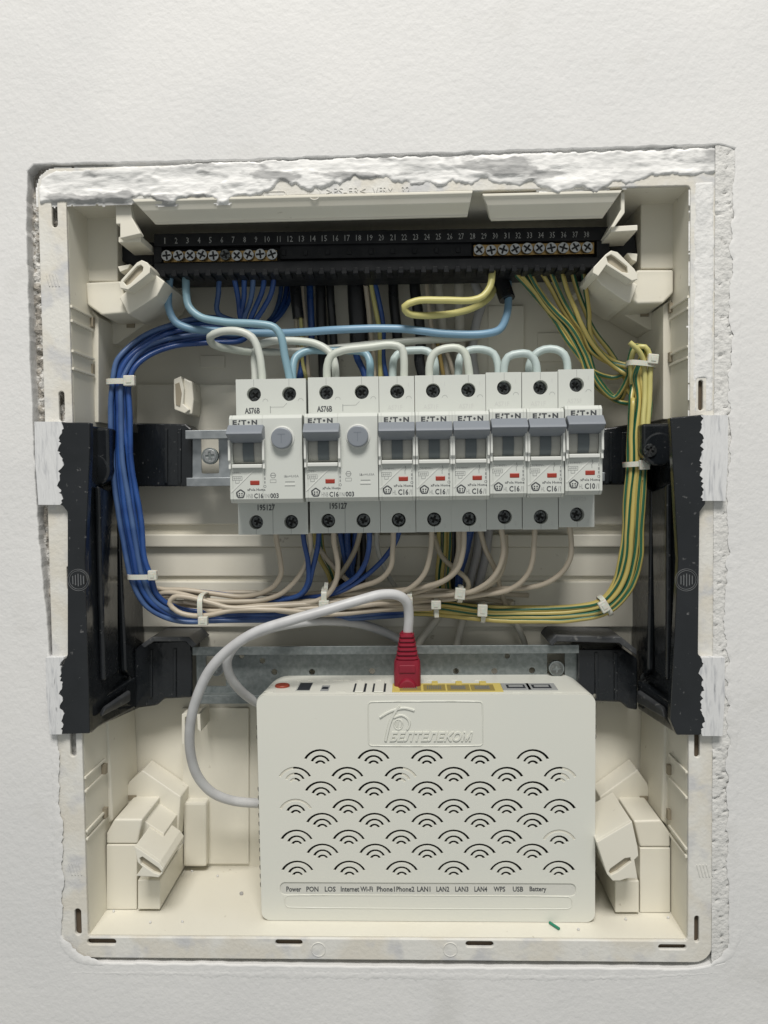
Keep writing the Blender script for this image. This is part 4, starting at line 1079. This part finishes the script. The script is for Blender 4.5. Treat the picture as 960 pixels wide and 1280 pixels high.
wire('jumper_wire','pale blue arch behind, from third to fourth narrow breaker',[(573,480,30),(573,460,30),(575,446,31),(586,438,32),(604,437,32),(617,442,32),(622,454,31),(623,480,30)],pblue_m,R5,JG)
wire('jumper_wire','low square arch in front over the fourth narrow breaker',[(630,478,23),(630,458,22),(635,446,22),(648,442,22),(660,442,22),(668,449,22),(671,460,22),(671,478,23)],pblue_m,R5,JG)
wire('jumper_wire','pale blue arch ending in the C10 breaker at the right',[(661,478,30),(662,456,30),(668,444,30),(680,437,30),(695,437,29),(705,443,28),(709,455,28),(709,474,28)],pblue_m,R5,JG)
wire('yellow_wire','thick yellow wire bent into a flat hairpin loop under the strip',[(616,330,26),(615,345,26),(613,358,25),(604,370,24),(590,375,23),(550,375,22),(520,376,22),(506,383,22),(510,391,24),(530,395,27),(560,393,30),(590,386,34),(610,373,40),(620,355,48),(626,338,56)],yel_m,1.75)
# vertical cables at the back above the breakers
def vc(lab,pts,m,r,cat='cable',name='cable',**kw): wire(name,lab,pts,m,r,None,cat,**kw)
vc('black sleeved cable behind the strip, leftmost of the dark ones',[(367,330,56),(368,350,56),(371,380,55),(373,398,55)],cable_b_m,3.1)
vc('thin yellowish wire leaving the leftmost black sleeve, left one',[(369,392,56),(371,415,57),(372,450,58),(368,478,58)],tan_m,1.0,'wire','thin_wire')
vc('thin yellowish wire leaving the leftmost black sleeve, right one',[(375,392,55),(377,420,57),(378,450,58),(384,478,58)],yel_m,1.0,'wire','thin_wire')
vc('cream wire just right of the leftmost black sleeve',[(376,330,60),(378,370,60),(382,410,60),(386,478,60)],beige_m,1.25,'wire','thin_wire')
vc('blue cable hanging right of the leftmost black sleeve',[(387,330,62),(388,380,62),(389,425,62),(378,455,60),(374,480,58)],blue_m,1.9,'wire','blue_wire')
vc('wide black cable hanging behind, right of the blue one',[(400,330,62),(401,380,62),(403,425,63),(405,480,63)],cable_b_m,2.9)
vc('second wide black cable hanging beside its twin',[(412,330,60),(413,370,60),(416,410,61),(420,480,62)],cable_b_m,2.2)
vc('broadest black sleeved cable hanging in the middle of the strip',[(446,330,58),(446,370,58),(448,405,58),(449,430,58)],cable_b_m,5.2)
vc('short black sleeve end above the three coloured wires',[(462,330,52),(462,345,51),(463,357,51)],cable_b_m,3.2)
vc('cream wire, left of three leaving the short black sleeve',[(457,355,52),(460,380,53),(463,410,54),(467,440,56),(468,480,58)],beige_m,1.35,'wire','thin_wire')
vc('yellow wire, middle of three leaving the short black sleeve',[(464,355,51),(469,385,52),(474,415,54),(475,450,56),(476,480,57)],yel_m,1.25,'wire','thin_wire')
vc('blue wire, right of three leaving the short black sleeve',[(468,352,51),(475,380,52),(479,410,54),(479,445,56),(485,480,57)],blue_m,1.3,'wire','blue_wire')
vc('pair of dark blue wires crossing down behind the second breaker top',[(446,425,58),(446,445,57),(455,465,56),(458,482,55)],blue_m,1.8,'wire','blue_wire')
vc('black cable hanging right of the blue wire',[(491,330,60),(492,370,60),(495,405,60),(497,425,61)],cable_b_m,2.8)
vc('glossy black cable twisting down in the centre right',[(517,330,58),(519,365,57),(523,395,57),(526,430,58),(524,450,57),(531,478,57)],cable_b_m,2.9)
vc('thin cream wire beside the twisting black cable',[(531,330,54),(533,360,54),(537,395,54),(541,430,55),(548,478,57)],beige_m,1.2,'wire','thin_wire')
vc('white cable hanging behind the yellow loop, left one',[(546,330,62),(549,370,62),(553,410,62),(560,478,63)],cable_w_m,2.7)
vc('white cable hanging straight behind the yellow loop',[(574,330,62),(574,380,62),(575,420,62),(577,478,62)],cable_w_m,2.9)
vc('grey cable slanting behind the right end of the yellow loop',[(588,330,63),(594,355,63),(602,378,63),(596,400,63),(590,440,64),(596,478,65)],cable_g_m,2.5)
vc('ochre wire fanning down behind the square front arch',[(545,420,56),(550,445,56),(556,478,57)],mat('ochre',(.34,.24,.08),.45),1.1,'wire','thin_wire')
vc('cream wire fanning down right behind the square front arch',[(552,425,58),(562,450,58),(570,480,58)],beige_m,1.2,'wire','thin_wire')
o=wire('heat_shrink_sleeve','black heat shrink sleeve round the steel blue wire at the right',[(622,328,48),(626,350,46),(634,374,43)],cable_b_m,4.4,None,'sleeve')
# yellow-green earth wires from the strip to the right bundle
GG='yellow and green striped earth wires tied down the right side'
et=[(796,470,32,11,(1,0)),(800,500,31,11,(1,0)),(797,540,30,11,(1,0)),(796,582,29,10,(1,0)),(794,620,29,11,(1,0)),(792,660,30,11,(1,0)),(788,700,32,12,(1,.1)),(778,732,35,11,(.8,.5)),(756,757,38,9,(.4,.9)),(720,766,42,9,(.05,1)),(660,768,46,9,(0,1)),(603,767,50,8,(0,1)),(545,760,54,8,(0,1)),(500,760,60,7,(0,1))]
es=[((641,338),[(662,362),(690,395),(712,430),(738,462),(765,472),(788,468)],'first'),
    ((646,336),[(664,358),(684,385),(705,410),(726,445),(738,475),(770,500),(788,504)],'second'),
    ((659,336),[(672,360),(690,385),(714,410),(730,440),(748,480),(768,497),(790,500)],'third'),
    ((674,335),[(690,362),(704,388),(722,412),(735,440),(745,470),(775,500),(790,503)],'fourth'),
    ((687,334),[(698,362),(712,390),(728,415),(738,438),(760,452),(790,462)],'fifth'),
    ((701,333),[(708,362),(718,385),(730,412),(750,442),(772,462),(792,466)],'sixth'),
    ((714,332),[(720,358),(730,385),(742,412),(762,440),(780,470),(788,492)],'seventh'),
    ((728,331),[(732,362),(736,390),(738,418),(748,438),(770,453),(792,460)],'eighth')]
lastd=['green edged earth wire, lowest and leftmost, from the first earth exit']
rnd=random.Random(11)
eo=[-1,-.72,-.42,-.12,.18,.45,.74,1.0]
for i,((sx,sy),mid,nth) in enumerate(es):
    pts=[(sx,sy,34)]
    for k,(x,y) in enumerate(mid): pts.append((x,y,38+ (k*1.2) - (i%3)*1.6))
    # the tail rises into the loop bulge at the top tie and then turns down
    pts[-1]=(mid[-1][0],mid[-1][1],38)
    o_=eo[i]
    if i in (2,3,5):
        pts=pts[:-1]+[(786,468,36),(787,448,34),(790+i*2,432,31),(800+i*2,437,29),(801+o_*8,455,29)]
    for j,(x,y,d,h,(nx,ny)) in enumerate(et):
        if j==0 and i not in (2,3,5): continue
        w_=h*(o_+rnd.uniform(-.10,.10)); pts.append((x+nx*w_, y+ny*w_, d-(i%2)*2.2+rnd.uniform(-.4,.4)))
    wire('earth_wire','striped yellow and green wire from the '+nth+' earth exit counted from the left',pts,yg_m,1.30,GG,twist=.012*(1 if i%2 else -1),phase=i*1.35)
wire('earth_wire','bare ended yellow wire curling over the top right tie',[(787,428,24),(793,433,24),(800,440,25),(805,452,27),(806,480,28),(803,540,26),(802,600,27)],yel_m,1.3,GG)
wire('earth_wire','yellow wire arching highest over the top right tie',[(790,480,34),(788,455,32),(794,436,28),(806,434,26),(812,445,27),(812,480,28),(809,540,27)],yel_m,1.3,GG)
# wires below the breakers
LG='beige wires gathered into the horizontal bundle under the breakers'
rb=1.36
def low(lab,pts,m,name='beige_wire',r=rb,g=LG): wire(name,lab,pts,m,r,g if name=='beige_wire' else 'blue wires dropping from the breaker bottoms')
DL=44
low('dull beige wire from the first terminal of the leftmost breaker',[(344,655,26),(345,672,28),(350,700,32),(351,718,35),(342,733,38),(325,742,40),(300,746,42),(262,742,42),(232,738,42),(205,737,43),(186,733,44)],beige_m)
low('beige wire curving left from below the second terminal',[(386,655,26),(387,685,34),(377,715,36),(357,738,38),(330,750,38),(290,752,37),(255,750,37),(232,744,37),(212,741,38),(192,745,40),(182,750,44)],beige_m)
low('beige wire making the hairpin loop beside the left vertical tie',[(610,748,60),(560,755,54),(500,757,46),(440,753,40),(380,755,36),(330,758,33),(288,760,31),(262,753,30),(235,746,30),(217,746,30),(212,754,30),(222,764,30),(242,770,30),(262,769,30),(290,763,31),(340,762,33),(400,765,38),(480,762,46),(560,760,54),(630,756,62)],beige_m)
low('beige wire dropping just left of centre and bending down left',[(417,655,24),(418,680,26),(422,705,30),(420,725,33),(412,740,35),(398,750,36),(350,756,37),(300,758,38),(262,756,39),(230,752,40)],beige_m)
low('thin grey beige wire crossing diagonally behind the centre',[(452,655,40),(445,685,46),(430,712,48),(415,730,48),(395,745,48),(330,752,48),(270,752,46)],tan_m)
low('beige wire crossing right and down behind the blue ones',[(395,680,50),(410,700,50),(428,720,50),(455,740,50),(500,752,50)],beige_m)
low('beige wire from the first narrow breaker bending left',[(492,655,24),(491,685,27),(488,708,30),(475,724,34),(452,732,38),(425,740,42),(405,752,44),(350,762,44)],beige_m)
low('grey wire going down behind the first narrow breaker',[(471,655,46),(473,690,50),(482,712,54),(495,735,60)],palegrey_m)
low('beige wire from the second narrow breaker bending left into the bundle',[(540,655,24),(538,690,28),(532,715,31),(519,731,34),(502,741,37),(470,746,40),(420,750,43),(360,755,45)],beige_m)
low('beige wire from the third narrow breaker swinging under the second',[(580,655,24),(579,690,26),(572,712,29),(556,725,32),(535,732,35),(500,738,39),(440,742,43),(370,748,46)],beige_m)
low('beige wire close behind the one from the third narrow breaker',[(573,655,34),(572,695,36),(562,720,37),(540,733,38),(505,744,41),(460,752,44),(400,758,46)],beige_m)
low('thin beige wire looping right in front of the yellow cluster',[(543,672,46),(552,695,44),(567,710,42),(582,722,40),(586,732,40),(578,742,42),(560,746,44),(520,748,46)],tan_m)
low('beige wire slanting right behind the fourth narrow breaker',[(598,655,40),(606,685,42),(616,705,44),(620,715,46),(626,738,52),(634,760,60)],beige_m)
low('beige wire from the fourth narrow breaker curving left',[(626,655,24),(629,690,27),(622,714,30),(608,730,33),(588,740,36),(550,743,39),(500,745,43),(440,747,47),(380,752,50)],beige_m)
low('beige wire doubling the one from the fourth narrow breaker',[(632,668,34),(631,695,35),(622,722,37),(598,738,40),(560,741,43),(500,744,47)],tan_m)
low('pinkish beige wire from the fifth narrow breaker, long sweep left',[(669,655,24),(668,680,26),(665,705,29),(655,724,32),(636,737,35),(600,744,39),(560,749,43),(500,751,47),(430,752,52)],beige_m)
low('pinkish beige wire from the C10 breaker sweeping far left',[(711,652,22),(714,675,25),(712,700,28),(702,716,31),(682,729,34),(655,735,37),(620,737,41),(590,742,45),(540,746,50)],beige_m)
low('beige wire running level along the top of the horizontal bundle',[(660,744,60),(600,741,50),(540,738,46),(480,737,46),(420,740,48),(360,743,48),(300,741,47),(250,743,46),(205,745,45),(183,748,46)],beige_m)
low('beige wire running level in the middle of the horizontal bundle',[(640,752,60),(590,748,52),(530,747,44),(470,750,41),(410,751,40),(350,753,41),(290,752,41),(240,753,41),(200,752,42),(184,756,45)],tan_m)
low('beige wire running level along the bottom of the horizontal bundle',[(600,757,62),(550,754,56),(500,753,44),(440,758,38),(380,761,36),(320,763,36),(270,764,38),(225,762,40),(195,758,43)],beige_m)
low('thin cream wire dipping below the others in the horizontal bundle',[(570,762,60),(520,758,50),(470,763,42),(420,768,38),(370,766,37),(310,758,39),(255,760,42),(215,757,44)],beige_m)
BL='blue_wire'
low('blue wire from the first breaker bottom, straight then curving left',[(378,655,30),(380,680,32),(385,705,34),(385,728,36),(376,743,38),(360,749,39),(330,752,41),(290,745,43),(250,740,44),(215,738,46),(190,736,47)],blue_m,BL,1.35)
low('blue wire beside it, closer to the second double breaker',[(399,655,32),(397,685,34),(390,715,36),(384,735,39),(370,747,42),(340,752,44),(290,755,46)],blue_m,BL,1.35)
low('bright blue wire from the second double breaker bending left',[(461,655,28),(462,680,30),(456,705,33),(444,722,36),(425,735,39),(408,744,42),(380,748,44),(340,748,46)],blue_m,BL,1.35)
low('blue wire slanting long and left from the first narrow breaker',[(500,655,32),(497,672,33),(485,692,35),(466,712,37),(446,728,38),(425,740,40),(405,745,42),(370,748,45)],blue_m,BL,1.35)
low('dark blue wire behind, left one of the dense centre cluster',[(424,655,52),(430,690,56),(436,720,58),(445,745,60)],blue_m,BL,1.6)
low('dark blue wire behind, middle one of the dense centre cluster',[(434,655,50),(436,690,54),(440,725,58),(438,750,60)],blue_m,BL,1.6)
low('dark blue wire behind, right one of the dense centre cluster',[(446,655,52),(442,695,56),(436,725,58),(430,750,60)],blue_m,BL,1.6)
low('dark blue wire hanging behind the third narrow breaker',[(590,655,52),(582,690,54),(575,715,55),(573,740,56)],blue_m,BL,2.2)
for i,(x,lab) in enumerate(((430,'left'),(441,'middle'),(452,'right'))):
    wire('cable','black cable behind the centre cluster of wires under the breakers, '+lab,[(x,655,60),(x+2,690,62),(x-3+i*2,725,63),(x-2,752,64)],cable_b_m,1.9,None,'cable')
wire('cable','black cable behind the third narrow breaker bottom',[(566,655,58),(566,690,60),(568,742,62)],cable_b_m,2.0,None,'cable')
for i,(x0,x1,lab) in enumerate(((392,412,'left of the pair under the second double breaker'),(400,418,'right of the pair under the second double breaker'),(549,547,'leftmost of three under the second narrow breaker'),(556,553,'middle of three under the second narrow breaker'),(562,560,'rightmost of three under the second narrow breaker'))):
    wire('earth_wire','yellow green wire hanging behind, '+lab,[(x0,655,56),(x0+(4 if i<2 else 0),690,58),(x1,722,58),(x1+4,752,60)],yg_m,1.3,'yellow green wires hanging under the breakers',twist=.02,phase=i*2.0)
for x0,x1,lab,m_ in ((600,588,'left of the grey pair',cable_g_m),(612,600,'right of the grey pair',cable_g_m)):
    wire('cable','grey cable under the fourth narrow breaker, '+lab,[(x0,655,60),(x0-4,690,62),(x1,725,63),(x1-6,750,64)],m_,2.4,None,'cable')
for x0,y0,x1,y1,lab,r_ in ((550,765,524,806,'pale cable slanting to the lower rail, left of three',2.2),(580,765,571,806,'pale cable dropping to the lower rail, middle of three',2.2),(640,766,656,806,'pale cable slanting to the lower rail, right of three',1.8)):
    wire('cable',lab,[(x0,y0-15,60),(x0,y0,61),((x0+x1)/2,(y0+y1)/2,62),(x1,y1,63),(x1,y1+20,64)],cable_w_m,r_,None,'cable')
# ------------------------------------------------------------------ ethernet cable with red plug
ec=empty('ethernet_cable',P(509,866,34),'white ethernet cable with red booted plug in the router','network cable')
bd=33.0
pts=px3([(509,806,bd),(510,790,bd),(511,768,31),(508,752,28),(497,744,25),(478,743,22),(450,750,18),(410,762,14),(365,775,11),(320,790,10),(286,812,11),(262,838,13),(246,872,16),(238,905,20),(238,940,26),(247,970,32),(266,991,38),(292,1001,43),(325,1004,48),(350,1004,52)])
link('jacket',tube_mesh('jacket',pts,2.55*MM,ethergrey_m,n=20,step=.0016),ec)
sec=wire('network_cable','grey end of cable looping from behind the router up to the left',[(345,886,56),(325,880,50),(300,862,40),(286,842,32),(285,822,27),(300,802,26),(330,788,30),(370,779,38),(410,776,46),(450,780,54),(480,790,60),(505,803,64)],ethergrey_m,2.5,None,'network cable')
# boot
def ell(cx,cy,cz,w,dp,n=20,pw=4.0):
    out=[]
    for i in range(n):
        a=2*math.pi*i/n; c,s_=math.cos(a),math.sin(a); e=2/pw
        out.append((cx+w*math.copysign(abs(c)**e,c), cy+dp*math.copysign(abs(s_)**e,s_), cz))
    return out
def loft(name,secs,m,parent):
    v=[];f=[];n=20
    for s_ in secs: v+=ell(*s_)
    for k in range(len(secs)-1):
        for i in range(n): f.append((k*n+i,k*n+(i+1)%n,(k+1)*n+(i+1)%n,(k+1)*n+i))
    f.append(tuple(range(n-1,-1,-1))); f.append(tuple(range((len(secs)-1)*n,len(secs)*n)))
    return link(name,mesh(name,v,f,m,angle=35),parent)
sc_=lambda d:(365.8+d)/961*MM
by=bd*MM; pz=lambda y:P(509,y,bd).z
cxb=P(509,830,bd).x; k_=sc_(bd)
secs=[]
for y,w in ((866,16.5),(862,16.8),(840,17.0),(826,16.4),(823,14.8)): secs.append((cxb,by,pz(y),w*k_,.0055))
loft('plug_boot',secs,boot_m,ec)
yy=823; w=14.2
for i in range(6):
    a=14.2-i*1.0
    loft('boot_rib',[(cxb,by,pz(yy),(a-2)*k_,.0040),(cxb,by,pz(yy-1.2),a*k_,.0050),(cxb,by,pz(yy-3.6),(a-.2)*k_,.0049),(cxb,by,pz(yy-4.4),(a-2.2)*k_,.0040),(cxb,by,pz(yy-5.9),(a-2.2)*k_,.0040)],boot_m,ec); yy-=5.5
q=MB(); q.cyl((cxb,by-.0048,pz(856)),(0,-1,0),.0050,.0028,32,r2=.0042); q.build('plug_thumb_pad',boot_m,ec,bev=.6,angle=None)
q=MB(); q.box(cxb-.0042,cxb+.0042,by-.0060,by-.0050,pz(838),pz(828)); q.build('boot_window',boot_m,ec,bev=.4)
q=MB(); q.box(cxb-.0036,cxb+.0036,by-.0056,by+.0040,ZT-.0002,pz(864)); q.build('plug_tip',mat('plug_dark',(.10,.02,.03),.4),ec,bev=.3)
# ------------------------------------------------------------------ cable ties
TG='white nylon cable ties round the wire bundles'
def tie(label, cx,cy,d, halfw, halfd, along, head, bw=2.5, hs=(3.4,3.0,2.6), tail=None):
    """band loops round a bundle that runs along `along` (unit x,z); head = (px,py,d)"""
    c=P(cx,cy,d); al=Vector((along[0],0,along[1])).normalized(); ac=Vector((al.z,0,-al.x)); dp=Vector((0,1,0))
    root=empty('cable_tie',c,label,'cable tie',TG)
    n=24; v=[];f=[]; 
    for i in range(n):
        a=2*math.pi*i/n; e=.6
        base=c+ac*halfw*MM*math.copysign(abs(math.cos(a))**e,math.cos(a))+dp*halfd*MM*math.copysign(abs(math.sin(a))**e,math.sin(a))
        nr=(base-c).normalized()*.0006
        for s_,o_ in ((-1,0),(1,0),(1,1),(-1,1)): v.append(base+al*s_*bw/2*MM+nr*o_)
    for i in range(n):
        j=(i+1)%n
        for k in range(4): f.append((i*4+k,i*4+(k+1)%4,j*4+(k+1)%4,j*4+k))
    link('band',mesh('band',v,f,tie_m,angle=40),root)
    h=P(*head); q=MB(); w_,l_,t_=[s_*MM/1 for s_ in hs]
    cs=[h+ac*sx*w_/2*1+al*sz*l_/2 for sx,sz in ((-1,-1),(1,-1),(1,1),(-1,1))]
    q.wprism([p+Vector((0,-t_/2,0)) for p in cs],Vector((0,t_,0))); hd=q.build('head',tie_m,root,bev=.5)
    q=MB(); cs=[h+ac*sx*w_*.22+al*sz*l_*.22 for sx,sz in ((-1,-1),(1,-1),(1,1),(-1,1))]
    q.wprism([p+Vector((0,-t_/2-.0003,0)) for p in cs],Vector((0,.0006,0))); e_=q.build('pawl',tie_m,root,bev=.1)
    if tail:
        q=MB(); t0=h; t1=P(*tail); dd=(t1-t0).normalized(); nn=Vector((dd.z,0,-dd.x))*.0012
        q.wprism([t0-nn,t1-nn,t1+nn,t0+nn],Vector((0,.0007,0))); q.build('tail',tie_m,root,bev=.15)
tie('cable tie holding the blue wires near the upper left',151,478,29,6.3,5.0,(0,1),(162,476,24),2.8,(5.8,5.4,3))
tie('cable tie low on the blue bundle beside the black bracket',177,720,30,6.2,5.0,(0,1),(191,719,26),2.6,(4.6,5.2,3))
tie('upright tie at the beige hairpin loop, left of centre',255,757,35,6.2,8.0,(1,0),(254,776,27),2.6,(4.6,5.0,3))
tie('tie half hidden behind the white network cable, under the double breakers',407,748,42,6.2,8.0,(1,0),(405,756,33),2.8,(4.8,5.4,3),tail=(408,728,38))
tie('tie sticking out behind the bend of the network cable',512,748,44,5.5,8,(1,0),(510,752,35),2.6,(4.6,5.0,3),tail=(513,772,38))
tie('tie under the second narrow breaker with its tail pointing down',545,757,46,5,6,(1,0),(545,756,38),2.6,(4.6,5.2,3),tail=(546,772,39))
tie('square tie head on the beige wires under the third narrow breaker',575,742,40,4,6,(.98,-.1),(575,742,33),2.4,(6.0,5.4,3))
tie('tie on the yellow wires below the fourth narrow breaker',603,765,47,5,6,(1,-.05),(603,763,39),2.4,(6.4,5.2,3))
tie('tie on the yellow bundle where it turns up at lower right',756,757,38,5.2,5.5,(.86,.5),(755,758,31),2.4,(6.0,4.6,3))
tie('slanted tie at the top of the yellow green bundle',801,456,30,6.6,5.2,(.12,1),(816,449,25),2.6,(5.2,5.0,3))
tie('tie in the middle of the yellow green bundle',796,580,29,6.2,5.0,(-.05,1),(805,581,24),2.6,(5.2,5.0,3))
# ------------------------------------------------------------------ small things
cl=empty('plastic_clip',P(230,520,62),'small cream plastic clip fixed to the back left of the first breaker','clip')
q=MB(); q.prism([(217,474),(226,470),(230,486),(229,505),(237,512),(231,517),(218,512),(217,500)],48,60); q.build('clip_body',cream_m,cl,bev=.5)
q=MB(); q.prism([(229,472),(240,477),(242,500),(240,518),(231,518),(229,500)],50,66); q.build('clip_arm',cream_m,cl,bev=.8)
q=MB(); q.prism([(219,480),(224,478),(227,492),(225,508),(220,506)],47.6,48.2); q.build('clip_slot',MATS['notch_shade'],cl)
cl=empty('plastic_clip',P(236,930,62),'thin cream clip on the back below the lower rail','clip')
q=MB(); q.prism([(227,893),(235,890),(235,895),(231,897),(231,930),(227,932)],50,69); q.build('clip_body',cream_m,cl,bev=.3)
q=MB(); q.prism([(246,893),(250,893),(251,915),(247,912)],50,69); q.build('clip_arm',cream_m,cl,bev=.3)
zf=-HH+.0003
def fl(x,y): p=PZ(x,y,-HH); return Vector((p.x,p.y,-HH+.0008))
o=link('wire_scrap',tube_mesh('wire_scrap',[fl(687,1155),fl(693,1159),fl(699,1163)],.0007,scrap_m,n=8)); tag(o,'tiny scrap of green wire lying on the box floor','scrap')
for i,(x,y,lab) in enumerate(((302,1118,'small grey plaster crumb on the floor left of the router'),(228,1153,'tiny plaster crumb near the bottom left edge'),(723,1163,'tiny crumb by the front edge right of the green scrap'),(240,1090,'crumb at the foot of the left back pillar'),(188,1154,'crumb on the floor close to the lower left bottom slot'),(272,1096,'crumb by the rear wall left of the router'),(782,1150,'crumb on the floor in the right front area'),(835,1148,'crumb in the lower right floor corner'),(142,1140,'crumb against the left corner block'))):
    p=PZ(x,y,-HH); bm=bmesh.new(); bmesh.ops.create_icosphere(bm,subdivisions=2,radius=.0011 if i==0 else .0007)
    for v in bm.verts: v.co*=1+.35*noise.noise(v.co*1500+Vector((i*7,0,0)))
    me=bpy.data.meshes.new('plaster_crumb'); bm.to_mesh(me); bm.free(); me.materials.append(gapw_m if i!=0 else groove_m)
    o=link('plaster_crumb',me); o.location=(p.x,p.y,-HH+.0005); tag(o,lab,'crumb','plaster crumbs on the box floor')
print('objects',len(scene.objects))
